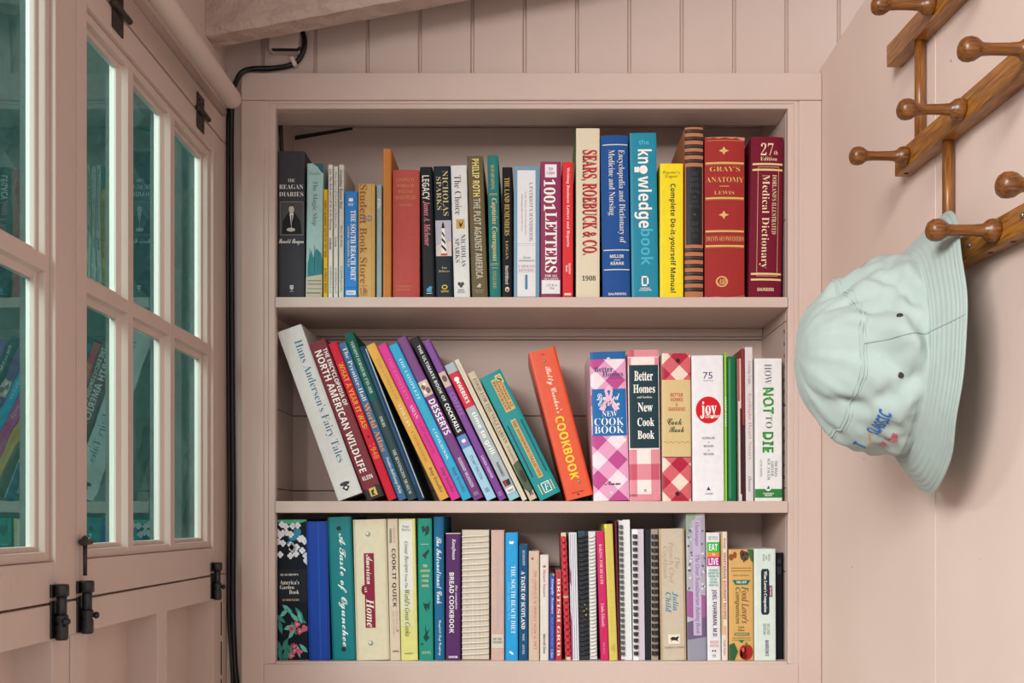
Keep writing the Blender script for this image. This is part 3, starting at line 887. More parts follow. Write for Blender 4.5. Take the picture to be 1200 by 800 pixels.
book(1, 358.3, 377.3, 191.7, 'j', 'a2c6c3', 'pale aqua jacketed book with a ship drawn at the spine foot, beside the charcoal hardback', [
    P('2f6066', [(.35, 0), (1, 0), (1, .075), (.85, .06), (.65, .025)]), T('The Magic Ship', 'serif', '4f7479', .30, .66, .13, .46), T('Dandie', 'serif', '7d9ca0', .15, .8, .06, .085, 'h'),
    P('c3b9a2', [(0, .84), (1, .82), (1, 1), (0, 1)]), P('2f7f85', [(.1, .74), (.3, .64), (.45, .70), (.6, .63), (.9, .66), (1, .72), (1, .82), (.08, .84)]), R('254d55', (.18, .2, .63, .82), (.5, .53, .61, .82), (.74, .76, .64, .8)),
    R('6d7a72', (.1, .95, .865, .872), (.1, .95, .89, .897), (.1, .95, .925, .93)), R('4f6a60', (.05, .9, .955, .962))], tilt=-0.6)
book(1, 378.9, 383.9, 222.0, 'p', 'e2b321', 'very thin yellow booklet on the top shelf squeezed beside the pale aqua jacketed book', [T('FAMILY ALMANAC NOTES OF THE YEAR', 'sansb', '6a4a10', .25, .75, .1, .62), T('A PRESS BOOK', 'sansb', '6a4a10', .25, .75, .72, .95)], depth=0.09)
book(1, 384.6, 389.9, 193.0, 'p', 'e3dfd6', 'thin white paperback next to the yellow booklet, first of the three thin white spines', [T('Take This Book and Call Me in the Morning', 'serifbi', '2b2a30', .22, .80, .03, .49), T('McBride', 'serifb', '2b2a30', .25, .75, .545, .635), T('GUIDEPOSTS & CO', 'serif', '5a575c', .25, .75, .76, .96)], depth=0.11)
book(1, 390.8, 396.1, 195.0, 'p', 'dcd8cf', 'thin white paperback in the middle of the three thin white spines', [T("Please Don't Call Me Collect on Mother's Day", 'serif', '5c5a5e', .25, .75, .04, .47), T('McBride', 'serif', '5c5a5e', .25, .75, .53, .61), T('GUIDEPOSTS & CO', 'serif', '6a676c', .25, .75, .77, .96)], depth=0.11)
book(1, 396.9, 403.0, 193.0, 'p', 'cfd2c6', 'thin greyish white paperback touching the small bright blue paperback', [T('Grandma Knows Best', 'serifbi', '2d2f30', .2, .8, .04, .33), T('Mary McBride', 'serifbi', '4a4c4d', .25, .75, .45, .62), T('Guideposts', 'serif', '4a4c4d', .25, .75, .76, .95)], depth=0.11)
book(1, 403.8, 418.9, 224.4, 'p', '1f7fcd', 'small bright blue paperback on the top shelf with white title and yellow author line', [
    T('THE SOUTH BEACH DIET', 'serifb', WHT, .47, .86, .175, .83), T('Arthur Agatston, M.D.', 'serifb', 'e8c94a', .2, .4, .32, .71), R('0f5fa6', (0, 1, .895, .90)), R(WHT, (.14, .86, .925, .965)), T('RODALE', 'sansb', '1f7fcd', .22, .78, .935, .957, 'h'),
    E(WHT, (.42, .075, .09, .014), (.58, .075, .09, .014)), R(WHT, (.33, .67, .08, .095)), T('NEW', 'sansb', 'cfe4f4', .3, .7, .11, .135, 'h')])
book(1, 419.6, 439.4, 215.6, 'p', 'c9a25c', 'tan paper-covered book with large brown lettering down its spine and blue pencil letters', [
    T('Student Book Store', 'serifb', '9a5a28', .10, .54, .005, .87), R('a57c3e', (0, .03, 0, 1), (.8, .82, 0, 1)), R('a9682f', (.04, .56, .885, .89), (.04, .56, .965, .97), (.30, .34, .89, .965)), T('1 lb', 'serifb', '9a5a28', .1, .55, .905, .955, 'h'), T('AD', 'sans', '44699a', .30, .82, .275, .325, 'h')])
book(1, 441.2, 447.4, 216.4, 'p', '8fa3a6', 'thin grey-blue booklet between the tan paper-covered book and the tall orange-brown slipcase', [T('Ellis', 'serifi', WHT, .2, .8, .12, .21)], depth=0.12)
book(1, 448.8, 458.6, 174.4, 'b', 'c47a34', 'tall narrow plain orange-brown volume standing above its neighbours on the top shelf', [R('d58d48', (.1, .18, 0, 1)), R('ab6526', (.86, .90, 0, 1))], rough=0.5)
book(1, 460, 491.6, 198.8, 'h', 'b8514c', 'faded coral red cloth hardback with four lines of worn gold capitals near its top', [
    T('COMPLETE', 'serif', 'c9924f', .13, .83, .065, .093, 'h'), T('WORKS OF', 'serif', 'c9924f', .16, .80, .11, .138, 'h'), T('WILLIAM', 'serif', 'c9924f', .20, .76, .155, .183, 'h'), T('SHAKESPEARE', 'serif', 'c9924f', .09, .87, .20, .23, 'h'),
    T('WITH NOTES', 'serif', 'c9924f', .24, .74, .268, .285, 'h'), T('UNIVERSITY', 'serif', 'c9924f', .15, .72, .898, .913, 'h'), T('BOOKSELLERS', 'serif', 'c9924f', .15, .66, .923, .937, 'h')])
book(1, 495.2, 509.7, 195.8, 'j', '17181c', 'black jacketed book with a pink script author line, beside the coral red cloth hardback', [
    T('LEGACY', 'sansb', 'ddd8cf', .16, .74, .065, .25), T('James A. Michener', 'serifbi', 'd67f88', .18, .74, .26, .60), P('4a9ac4', [(.3, .93), (.62, .905), (.78, .915), (.7, .935), (.75, .95), (.35, .95)]), R('d9d6d0', (.3, .75, .958, .963))], tilt=1.4)
book(1, 511, 531, 195.0, 'j', '17242d', 'dark navy jacketed book with a striped lighthouse picture on its spine', [
    T('NICHOLAS', 'serif', 'd8c48c', .52, .84, .035, .375), T('SPARKS', 'serif', 'd8c48c', .16, .44, .08, .33), R('b9b7c6', (.06, .97, .41, .68)), P('d9c9c6', [(.06, .60), (.97, .57), (.97, .68), (.06, .68)]),
    P('efece6', [(.42, .47), (.58, .47), (.70, .66), (.36, .66)]), P('18181c', [(.42, .49), (.58, .52), (.60, .545), (.41, .51)], [(.405, .54), (.61, .57), (.63, .595), (.395, .56)], [(.385, .59), (.65, .625), (.67, .65), (.375, .61)]), P('18181c', [(.40, .47), (.45, .435), (.5, .42), (.55, .435), (.6, .47)]), R('b9543c', (.34, .72, .66, .675)),
    T('True', 'serif', 'd8c48c', .36, .68, .76, .778, 'h'), T('Believer', 'serif', 'd8c48c', .2, .84, .785, .803, 'h'), E('e2c24a', (.52, .915, .17, .018)), R('17242d', (.42, .62, .905, .925)), T('WARNER BOOKS', 'sansb', 'e2c24a', .3, .75, .94, .955, 'h')], tilt=1.2)
book(1, 531.8, 550.6, 194.0, 'j', 'dedfdc', 'white jacketed book with a tiny gold square in mid-spine, next to the lighthouse spine', [
    T('The Choice', 'serif', '2f3540', .2, .62, .075, .37), R('c7a352', (.25, .78, .405, .475)), P('3b3630', [(.4, .42), (.55, .44), (.7, .415), (.6, .455), (.5, .47), (.45, .45)]),
    T('NICHOLAS', 'serif', '2f3540', .52, .80, .52, .76), T('SPARKS', 'serif', '2f3540', .14, .42, .55, .73), E('4a4a52', (.35, .89, .1, .014), (.55, .89, .1, .014), (.45, .905, .1, .014)), T('GRAND\nCENTRAL', 'sans', '4a4a52', .2, .7, .93, .96, 'h')], tilt=1.5)
book(1, 553.2, 571.8, 183.0, 'j', '665a3c', 'olive brown jacketed book with tall cream and grey capitals along its spine', [
    T('PHILIP ROTH', 'sansb', 'e8d98a', .30, .74, .02, .285), T('THE PLOT AGAINST AMERICA', 'sansb', 'c4bfae', .30, .74, .30, .86), P('c8c0a6', [(.3, .92), (.5, .895), (.62, .905), (.55, .915), (.6, .925)]), T('HOUGHTON\nMIFFLIN', 'serif', 'b8b096', .2, .75, .94, .962, 'h')], tilt=2.1)
book(1, 574, 587.0, 182.0, 'h', '2a7c78', 'teal cloth book with gold spine title between the olive brown book and a black one', [
    T('RUDYARD KIPLING', 'serif', GLD, .32, .62, .07, .24), R(GLD, (.12, .85, .268, .271), (.12, .85, .275, .277), (.12, .85, .755, .758), (.12, .85, .765, .767)), T('Captains Courageous', 'serifbi', 'e3c586', .22, .80, .30, .74), R(GLD, (.2, .8, .785, .788)), T('BANTAM & HART', 'serif', GLD, .32, .62, .81, .93)], tilt=1.1)
book(1, 588.4, 600.4, 196.0, 'p', '15161a', 'slim black paperback with ochre capitals, immediately before the pale blue framed spine', [T('THE LAND REMEMBERS', 'serif', 'd9b65c', .24, .72, .08, .52), T('LOGAN', 'serif', 'd9b65c', .35, .6, .56, .70), T('NorthWord', 'sansb', 'cfcac2', .3, .65, .75, .89), E('d9d4cc', (.5, .93, .2, .02)), E('b3382c', (.5, .935, .12, .012))])
book(1, 602, 632.4, 195.0, 'j', '6f99b5', 'blue jacketed book whose spine carries a tall white framed panel', [
    R('e4e4e6', (.14, .84, .03, .985)), R('9fb3c2', (.14, .84, .585, .588), (.14, .84, .60, .602), (.14, .84, .80, .802)), T("A PATRIOT'S HANDBOOK", 'serif', '6a7684', .60, .74, .115, .57), T('Songs, Poems, Stories, and Speeches', 'serifi', 'a96f80', .42, .5, .19, .52), T('Celebrating the Land We Love', 'serifi', 'a96f80', .28, .36, .21, .49),
    T('Selected\nand Introduced by', 'serifi', '6a7684', .2, .8, .68, .725, 'h'), T('CAROLINE', 'serif', 'b0808c', .18, .82, .745, .765, 'h'), T('KENNEDY', 'serif', 'b0808c', .2, .8, .775, .795, 'h'), R('4a7da8', (.44, .53, .82, .93))])
book(1, 633.4, 657.6, 189.5, 'p', '8e2a55', 'wine-purple paperback with huge white numerals and capitals and a white sticker at its foot', [
    R('eceaf0', (.22, .78, .02, .115)), T('type\n& paper', 'sansb', 'b07a9a', .3, .7, .04, .10, 'h'), T('1001', 'serifb', WHT, .16, .72, .13, .36), T('LETTERS', 'serifb', WHT, .22, .80, .37, .81), T('FOR ALL', 'serifb', WHT, .22, .82, .825, .843, 'h'), T('OCCASIONS', 'serifb', WHT, .18, .86, .85, .862, 'h'), R('e5e5e6', (.06, .94, .865, .965)), T('LIT-R A\n794', 'sans', '55555c', .3, .8, .895, .935, 'h')])
book(1, 659, 671.8, 190.0, 'p', 'd8262c', 'slim bright red paperback beside the tall cream catalogue', [T('Writing Business Letters and Reports', 'serifb', 'f3e4dc', .36, .66, .04, .62), T('American\nBooks', 'serifb', 'f3e4dc', .3, .8, .74, .82), R('f3e4dc', (.2, .8, .96, .975))])
book(1, 674.7, 702.6, 150.5, 'p', '5d8a4a', 'very tall thick cream catalogue with red shaded lettering and green sides', [
    R('ddd0b6', (.02, 1, 0, 1)), T('SEARS, ROEBUCK & CO.', 'serifb', '4a1c1c', .19, .86, .13, .745), T('SEARS, ROEBUCK & CO.', 'serifb', 'c3272e', .24, .90, .127, .742), T('1908', 'serifb', '2a2522', .26, .84, .865, .895, 'h')], depth=0.15)
book(1, 706.5, 739.0, 158.7, 'h', '1c4f92', 'thick royal blue hardback with white serif title lines and ruled bands', [
    R('d9d7cf', (.08, .98, .055, .061), (.06, .98, .70, .706), (.06, .98, .82, .826)), T('Encyclopedia and Dictionary of', 'serif', 'e6e4dc', .58, .86, .09, .66), T('Medicine and Nursing', 'serif', 'e6e4dc', .22, .50, .09, .49), T('MILLER', 'sansb', 'e6e4dc', .28, .78, .732, .752, 'h'), R('e6e4dc', (.42, .64, .763, .766)), T('KEANE', 'sansb', 'e6e4dc', .3, .78, .776, .795, 'h'), T('SAUNDERS', 'sansb', 'e6e4dc', .2, .85, .965, .98, 'h')], tilt=0.9)
book(1, 740.5, 771.8, 156.0, 'j', '1b87a2', 'turquoise jacketed reference book with very large white lowercase lettering', [
    T('the', 'sans', '5fc4da', .34, .72, .04, .07, 'h'), T('kn', 'sansb', WHT, .30, .82, .10, .185), E(WHT, (.50, .222, .155, .026)), R(WHT, (.16, .34, .205, .238)), T('wledge', 'sansb', WHT, .14, .80, .262, .575), T('book', 'sansb', '49b2cb', .36, .82, .58, .80), BOX(WHT, .37, .63, .865, .925, .055, .010), T('NATIONAL\nGEOGRAPHIC', 'sansb', WHT, .28, .74, .935, .955, 'h')], tilt=0.8)
book(1, 773.4, 800.8, 191.7, 'p', 'f0d81c', 'bright yellow paperback with dark lettering between the turquoise book and the striped one', [
    T("Reader's\nDigest", 'sans', '6b5a14', .14, .84, .055, .11, 'h'), T('Complete Do-it-yourself Manual', 'sansb', '2c3a2c', .38, .68, .15, .955)])
st = [('1d1c20', .012, .034), ('1d1c20', .055, .078), ('1d1c20', .100, .122), ('1d1c20', .142, .164), ('1d1c20', .186, .208)] + [('1d1c20', .705 + .046 * k, .728 + .046 * k) for k in range(6)]
book(1, 802.8, 824.4, 149.0, 'h', 'b8744f', 'old copper-brown volume ringed with black stripes and a black title panel', [
    R('1d1c20', *[(0, 1, a, b) for _, a, b in st]), R('222227', (.06, .94, .23, .685)), R('7a6a5c', *[(.05, .95, a + .009, a + .011) for _, a, b in st]),
    T('THE\nBEST\nEVER', 'serif', '4c4a50', .3, .75, .26, .35, 'h'), T('YANK', 'serif', '4c4a50', .25, .8, .365, .385, 'h'), T('THE\nARMY\nWEEKLY', 'serif', '4c4a50', .22, .8, .40, .47, 'h'), E('4c4a50', (.52, .51, .08, .006)), T('FROM\n1942 TO\n1945', 'serif', '4c4a50', .3, .75, .55, .65, 'h')])
FL = lambda u, v, a, b: [(u, v - b), (u + .3 * a, v - .35 * b), (u + a, v), (u + .3 * a, v + .35 * b), (u, v + b), (u - .3 * a, v + .35 * b), (u - a, v), (u - .3 * a, v - .35 * b)]
book(1, 826.2, 873, 160.6, 'h', '9e2b2a', 'broad worn red leather volume with gilt bands, small ornaments and frayed top edge', [
    P('c98f76', [(0, 0), (.12, .006), (.2, .001), (.34, .009), (.5, .002), (.66, .010), (.8, .004), (.9, .016), (1, .02), (1, 0)]), P('b5604e', [(0, .985), (.1, .99), (.3, .984), (.5, .993), (.8, .985), (1, .975), (1, 1), (0, 1)]), R(GLD, (.02, .98, .155, .166), (.02, .98, .372, .383), (.02, .98, .577, .588), (.02, .98, .668, .679)), R('c2803e', (.02, .98, .169, .172), (.02, .98, .386, .389), (.02, .98, .574, .5755), (.02, .98, .682, .685), (.05, .95, .02, .024)),
    P(GLD, FL(.47, .085, .13, .026), FL(.47, .482, .13, .026)), T("GRAY'S", 'serif', GLD, .12, .88, .183, .213, 'h'), T('ANATOMY', 'serif', GLD, .03, .97, .248, .28, 'h'), R(GLD, (.36, .6, .303, .307)), T('LEWIS', 'serif', GLD, .23, .73, .335, .356, 'h'), T('TWENTY-SECOND EDITION', 'serif', GLD, .03, .98, .615, .645, 'h'),
    E(GLD, (.42, .895, .15, .034)), E('9e2b2a', (.42, .895, .115, .026)), T('NLE', 'script', GLD, .32, .54, .877, .915, 'h')], depth=0.17)
book(1, 878.5, 917, 158.7, 'h', '72182f', 'big burgundy hardback with cream lettering and double gilt bands, last on the top shelf', [
    T('27', 'serif', 'ecd9b0', .30, .68, .04, .115, 'h'), T('th', 'serif', 'ecd9b0', .70, .82, .085, .11, 'h'), T('Edition', 'serif', 'ecd9b0', .29, .80, .125, .148, 'h'), R('e2c58a', (.06, .98, .163, .175), (.06, .98, .198, .210), (.06, .98, .838, .85), (.06, .98, .873, .885)),
    BOX('d8b97e', .22, .86, .185, .858, .013, .003), T("Medical Dictionary", 'serif', 'ecd9b0', .30, .58, .235, .81), T("DORLAND'S ILLUSTRATED", 'serif', 'ecd9b0', .66, .80, .235, .60), T('SAUNDERS', 'sansb', 'ecd9b0', .25, .76, .93, .95, 'h')], tilt=-0.9, depth=0.17, y=0.0215)

# ---------------------------------------------------------------- middle shelf: the leaning run
book(2, 395.5, 425.7, 0, 'j', 'd9d6d2', 'broad white jacketed book with blue serif title leaning against the bookcase side', [
    T("Hans Andersen's Fairy Tales", 'serif', '3b6c92', .42, .82, .08, .80), E('3a3c40', (.47, .92, .2, .011)), P('1d1d20', [(.47, .925), (.62, .942), (.47, .965), (.32, .942)]), P('e9e6e0', [(.47, .934), (.54, .942), (.47, .952), (.4, .942)])], tilt=20.0, hpx=211, y=0.0215)
book(2, 430, 451, 0, 'j', '7c2f38', 'maroon jacketed book with large white capitals leaning beside the broad white one', [
    T('NORTH AMERICAN WILDLIFE', 'sansb', 'eee6e0', .18, .58, .055, .83), T('THE ENCYCLOPEDIA OF', 'sansb', 'eee6e0', .66, .9, .055, .42), T('KLEIN', 'sansb', 'eee6e0', .2, .78, .855, .88, 'h'), P('2a2226', [(0, .93), (.4, .945), (.75, .92), (1, .935), (1, 1), (0, 1)]), R('d9b458', (.32, .70, .935, .985)), P('2a2226', [(.4, .95), (.6, .945), (.5, .97), (.62, .98), (.4, .98)])], tilt=20.6, hpx=196)
book(2, 455, 465.6, 0, 'h', 'cf2138', 'slim bright red hardback with yellow capitals leaning on the maroon wildlife book', [T('WHAT A YEAR IT WAS!', 'sansb', 'e5a832', .25, .80, .13, .55), E('2a1114', (.5, .60, .13, .007)), T('1948', 'script', 'e5863a', .2, .85, .65, .74)], tilt=21.0, hpx=197)
book(2, 467, 477, 0, 'j', '2c5d86', 'slim blue jacketed atlas with white and orange lettering leaning behind the red hardback', [T('The Prentice-Hall', 'serif', 'dfe4e6', .3, .78, .03, .37), T('World Atlas', 'serifb', 'd98a4a', .2, .82, .385, .69), T('Prentice-Hall/George Philip', 'serifbi', 'dfe4e6', .3, .75, .73, .96)], tilt=21.2, hpx=197)
book(2, 478, 489, 0, 'h', '1f5b50', 'dark green cloth book with small white text rising tallest in the first leaning bunch', [
    R('2f4348', (0, 1, .40, 1)), T('VERMONT FURNITURE 1765-1850', 'serif', 'dfe3dc', .34, .68, .05, .36), T('ZOGRY', 'serif', 'dfe3dc', .34, .66, .50, .565), T('THE BENNINGTON MUSEUM', 'serif', 'dfe3dc', .34, .68, .70, .965)], tilt=21.2, hpx=209)
book(2, 490, 497.6, 0, 'h', '24405c', 'thin navy book with a pale edge, last of the first leaning bunch', [R('b9c6d0', (.80, .96, .02, .99)), R('3b5d80', (.3, .42, .05, .9))], tilt=21.2, hpx=193)
CB = lambda t1, c1, t2, c2, t3: [T('THE COMPLETE', 'serif', c1, .36, .66, .09, .36), T(t2, 'serif', c2, .34, .68, .39, .39 + .018 * len(t2)), T('COOKBOOK', 'serif', t3, .36, .66, .42 + .018 * len(t2), .62 + .018 * len(t2)), T('bay books', 'sans', '5a3a4a', .3, .78, .80, .955)]
book(2, 514, 525.6, 0, 'p', 'd8a040', 'mustard yellow cookbook leaning at the front of three matching slim spines', CB('', 'b98632', 'STIR-FRY', 'efe0c0', 'b07a2c'), tilt=25.6, hpx=201)
book(2, 528.2, 539.8, 0, 'p', 'd42487', 'hot pink cookbook leaning between the mustard and the cyan spines', CB('', 'e26aa8', 'ASIAN', 'f3d3e2', 'ae1b70'), tilt=25.7, hpx=201)
book(2, 542, 553.6, 0, 'p', '219fc9', 'cyan cookbook leaning between the hot pink and the purple dessert spines', CB('', 'd6eaf0', 'LOW-FAT', '4fb8a8', 'd6eaf0'), tilt=25.7, hpx=201)
book(2, 555.4, 567.6, 0, 'j', '6b2c73', 'purple jacketed dessert book with a photo strip leaning beside the cyan cookbook', [
    R('cdb7a6', (.05, .95, .27, .36)), E('7a5244', (.35, .305, .2, .015), (.65, .33, .22, .018)), E('efe2d8', (.55, .29, .14, .01), (.3, .335, .14, .011)), T('DESSERTS', 'sansb', 'eee4ea', .2, .84, .385, .60), T('ROSEMARY WILKINSON', 'sansb', 'd7c6da', .34, .64, .745, .925), T('HH', 'serif', 'b9a2c0', .28, .7, .955, .975)], tilt=25.7, hpx=210)
book(2, 571, 582.4, 0, 'j', '1d1b20', 'black and pale blue jacketed cocktail book leaning among the purple spines', [
    T('THE ULTIMATE BOOK OF', 'sansb', 'dcdad8', .38, .70, .05, .395), T('COCKTAILS', 'sansb', WHT, .3, .74, .41, .585), R('9cc3da', (0, 1, .66, 1)), R('5b7fc0', (0, 1, .605, .68)), E('c45a9a', (.55, .645, .3, .016)), E('e9eef4', (.5, .64, .2, .010)), T('STUART WALTON', 'sans', '4a5a6a', .34, .66, .73, .875), T('HH', 'serif', '4a5a6a', .28, .7, .93, .955)], tilt=25.7, hpx=210)
book(2, 585.4, 594.4, 0, 'j', '74358a', 'purple jacketed book half hidden between the cocktail book and the grill book', [
    R('c8b2a4', (.05, .95, .20, .29)), E('6c4a40', (.5, .24, .3, .02)), T('COFFEE', 'sansb', '9a68ac', .2, .8, .33, .47), T('LINDA FOSTER', 'sansb', 'd7c6da', .34, .64, .725, .865), T('HH', 'serif', 'b9a2c0', .28, .7, .95, .975)], tilt=25.8, hpx=207)
book(2, 597.6, 610, 0, 'p', 'a9b1b5', 'grey paperback with a red block at its top leaning beside the purple spines', [
    R('c8203a', (0, 1, .065, .32)), E(WHT, (.5, .115, .24, .016)), P(WHT, [(.45, .125), (.55, .125), (.7, .145), (.3, .145)]), T("WEBER'S", 'sansb', WHT, .32, .70, .15, .29), T('time to grill.', 'sansb', WHT, .22, .78, .36, .68), T('PURVIANCE', 'sansb', '4a4c50', .36, .62, .73, .83), P('26262a', [(.15, .86), (.85, .86), (.8, .90), (.2, .90)]), R('c8203a', (.3, .45, .865, .90)), R('e5e9ea', (.1, .9, .915, .95)), T('Sunset', 'serifb', '3a3c40', .22, .8, .92, .945, 'h'), R('8fb9c6', (0, 1, .955, 1))], tilt=25.9, hpx=176)
book(2, 612.4, 618.4, 0, 'p', 'd8ccb8', 'thin plain cream spine leaning behind the grey grill paperback', [R('c3b49c', (.35, .5, .02, .98))], tilt=26.0, hpx=183)
book(2, 621, 630.4, 0, 'p', 'c6b49a', 'beige paperback with dark capitals and a dark foot picture, leaning by the thin cream spine', [
    T('FOOD FOR THE VEGETARIAN', 'serif', '4e3e36', .34, .76, .05, .56), T('Traditional Lebanese Recipes', 'serifi', '7a6a58', .1, .28, .05, .5), T('BY AIDA KARAOGLAN', 'serifi', '4e3e36', .4, .65, .58, .72), P('4a5a48', [(.1, .72), (1, .70), (1, .93), (.5, .95), (0, .9)]), E('2d3428', (.6, .82, .3, .05)), T('B', 'serifb', '2a2622', .3, .8, .935, .965, 'h')], tilt=26.2, hpx=166)
book(2, 633.2, 659.8, 0, 'p', '108a8c', 'broad teal paperback with ornate gold title boxes leaning at the run of slim spines', [
    R('c9a86a', (.38, .84, .05, .31)), T('SUNDAYS AT\nMOOSEWOOD\nRESTAURANT', 'serifb', '7a2c28', .42, .80, .06, .30), R('d9c27a', (.62, .9, .03, .10)), T('S', 'serifb', '2a4a48', .67, .85, .04, .09, 'h'), R('0f4a58', (.14, .20, .40, .82), (.80, .86, .40, .82)), R('c9a86a', (.38, .62, .375, .845)), T('THE MOOSEWOOD COLLECTIVE', 'serifb', '7a3c30', .43, .57, .385, .835), BOX('d7e3da', .34, .72, .885, .965, .04, .008), T('F', 'serifbi', 'd7e3da', .42, .66, .90, .95, 'h'), R('d9c27a', (.2, .24, .885, .965), (.8, .84, .885, .965))], tilt=26.3, hpx=160)
RV = [(.50, .075, .055, .010), (.62, .895, .055, .010)]
book(2, 664, 696.4, 0, 'b', 'dc5635', 'orange ring binder cookbook with white script and yellow capitals leaning alone', [
    R('c93f1c', (.0, .045, 0, 1), (.955, 1, 0, 1)), T('-3-', 'sansb', '6a2412', .4, .62, .028, .036, 'h'), E('6a6058', *RV), E('b9b0a6', *[(u - .008, v - .002, a * .5, b * .5) for u, v, a, b in RV]), T("Betty Crocker's", 'script', 'f5e2cc', .38, .68, .115, .43), T('COOKBOOK', 'sansb', 'f2cf3a', .34, .66, .45, .875), T('GOLDEN PRESS', 'sansb', '8a3418', .25, .7, .955, .964, 'h'), E('5a2a1c', (.47, .975, .04, .006))], tilt=14.6, hpx=179, depth=0.16)
book(2, 694.5, 736.4, 412.6, 'b', 'ecd9e2', 'pink and white gingham binder with a blue panel and a pink ribbon on it', [
    *GING('dd9cbd', 'b8478a', 4.2, .56, .98, .06),
    R('1c5f9c', (0, 1, 0, .05)), R('1668a8', (.03, .98, .25, .565)), E('c9ccd0', (.52, .048, .05, .011), (.5, .945, .05, .011)), T('Better', 'serifb', '3a4f7c', .12, .64, .10, .135, 'h'), T('Homes', 'serifb', '3a4f7c', .34, .92, .135, .168, 'h'), T('and Gardens', 'serif', '3a4f7c', .52, .9, .172, .182, 'h'),
    T('Limited', 'script', 'e9eef4', .16, .80, .28, .325, 'h'), T('Edition', 'script', 'e9eef4', .2, .80, .325, .365, 'h'), P('f0b7cf', [(.46, .23), (.54, .23), (.62, .26), (.58, .31), (.80, .385), (.66, .40), (.5, .335), (.36, .40), (.22, .385), (.43, .31), (.38, .26)]), P('1668a8', [(.5, .255), (.55, .265), (.51, .30), (.46, .265)]),
    T('NEW', 'serif', WHT, .30, .72, .40, .435, 'h'), T('COOK', 'serif', WHT, .08, .90, .445, .495, 'h'), T('BOOK', 'serif', WHT, .08, .90, .50, .548, 'h'), T('Mum', 'script', '2a2228', .32, .76, .87, .895, 'h')], tilt=1.6, depth=0.16)
GP = [(0, 1, .10, .10)]
book(2, 738, 774.4, 410.2, 'b', 'efdfd9', 'white binder with wide rose checks and a dark green title panel', [
    R('d98a96', (0, 1, 0, .045), (0, 1, .755, .86), (.0, .25, .66, .97), (.7, .98, .66, .97), (0, 1, .955, 1), (0, .1, .05, .1), (.86, 1, .05, .1)), R('c4566a', (0, .25, .755, .86), (.7, 1, .755, .86), (0, .2, 0, .045)), R('16363f', (.03, .97, .10, .65)),
    T('Better', 'serifb', WHT, .20, .80, .14, .205, 'h'), T('Homes', 'serifb', WHT, .16, .86, .23, .285, 'h'), T('and Gardens', 'serif', WHT, .28, .76, .305, .32, 'h'), T('New', 'serifb', WHT, .30, .78, .35, .41, 'h'), T('Cook', 'serifb', WHT, .28, .82, .45, .505, 'h'), T('Book', 'serifb', WHT, .28, .82, .535, .59, 'h'), E('a9a49c', (.5, .93, .045, .010))], tilt=0.8, depth=0.16)
book(2, 776.4, 810, 414, 'b', 'e9d3c4', 'red checked binder with a large tan title panel between the rose-checked and white books', [
    *GING('cf6068', 'ad1f3a', 5.1, .62, .30, .02),
    R('d3bb86', (.0, 1, .18, .70)), R('3a3a34', (.02, .98, .70, .705)), E('26221f', (.56, .05, .075, .015), (.52, .95, .075, .015)), T('BETTER\nHOMES\n&\nGARDENS', 'sansb', 'b9503c', .22, .80, .27, .39, 'h'), T('Cook', 'script', '2c3f3c', .18, .68, .44, .485, 'h'), T('Book', 'script', '2c3f3c', .24, .76, .495, .535, 'h'),
    R('b04a3a', *[(.06 + .1 * k, .12 + .1 * k, .598 + .006 * (k % 2), .602 + .006 * (k % 2)) for k in range(9)])], tilt=0.3, depth=0.16)
book(2, 811.8, 848.8, 416.6, 'j', 'e6e5e9', 'white jacketed cookbook with a big red disc on its spine', [
    T('75', 'serifbi', '2c3e66', .36, .66, .115, .16, 'h'), R('2c3e66', (.36, .68, .172, .175)), E('cf1526', (.52, .375, .40, .093)), T('joy', 'serifb', WHT, .26, .78, .315, .435, 'h'), T('OF', 'sansb', WHT, .45, .58, .385, .40, 'h'), T('COOKING', 'sansb', WHT, .42, .86, .41, .43, 'h'),
    T('ROMBAUER', 'sans', '5a6070', .32, .72, .56, .575, 'h'), E('5a6070', (.52, .597, .02, .004), (.52, .652, .02, .004)), T('BECKER', 'sans', '5a6070', .36, .68, .615, .63, 'h'), T('BECKER', 'sans', '5a6070', .36, .68, .67, .685, 'h'), P('2c3e66', [(.5, .90), (.56, .925), (.44, .925)]), T('SCRIBNER', 'sans', '5a6070', .38, .64, .945, .955, 'h')], tilt=0.5, depth=0.165)
book(2, 849.6, 852.4, 413, 'p', '8cc63a', 'very thin lime green booklet squeezed behind the white red-disc cookbook', [T('FRESH START', 'sansb', WHT, .25, .75, .3, .5)], tilt=0.3)
book(2, 853.2, 863.4, 417.5, 'h', '1d6a45', 'plain dark green book with no lettering on the middle shelf', [R('2a7d54', (.15, .35, .02, .98))], tilt=0.3)
book(2, 866, 870.0, 420, 'p', 'd9c8bf', 'thin faded magazine with a red edge just after the plain dark green book', [R('b5443c', (0, .5, 0, .3)), R('4a2c30', (.5, 1, .35, .95))], tilt=0.5, depth=0.13)
book(2, 870.6, 873.6, 408.5, 'p', '8f2d33', 'thin dark red booklet hugging the tall pale pink spine', [R('3b1d24', (0, 1, .5, 1))], tilt=0.5, depth=0.15)
book(2, 874.2, 883.4, 406.8, 'p', 'd5cfd0', 'tall pale book with faint pink lettering second from the end of the middle shelf', [
    T('Cooking Light', 'serif', '8a6a70', .3, .72, .09, .24), T('EatRight Heart Smart', 'serif', 'bf8f8f', .26, .76, .30, .73), T('Oxmoor', 'serifi', '6a5a60', .3, .7, .84, .94), P('c7a9a4', [(0, .55), (1, .5), (1, 1), (0, 1)]), T('Cookbook', 'serif', 'efe9ea', .26, .76, .6, .8)][:3], tilt=0.4)
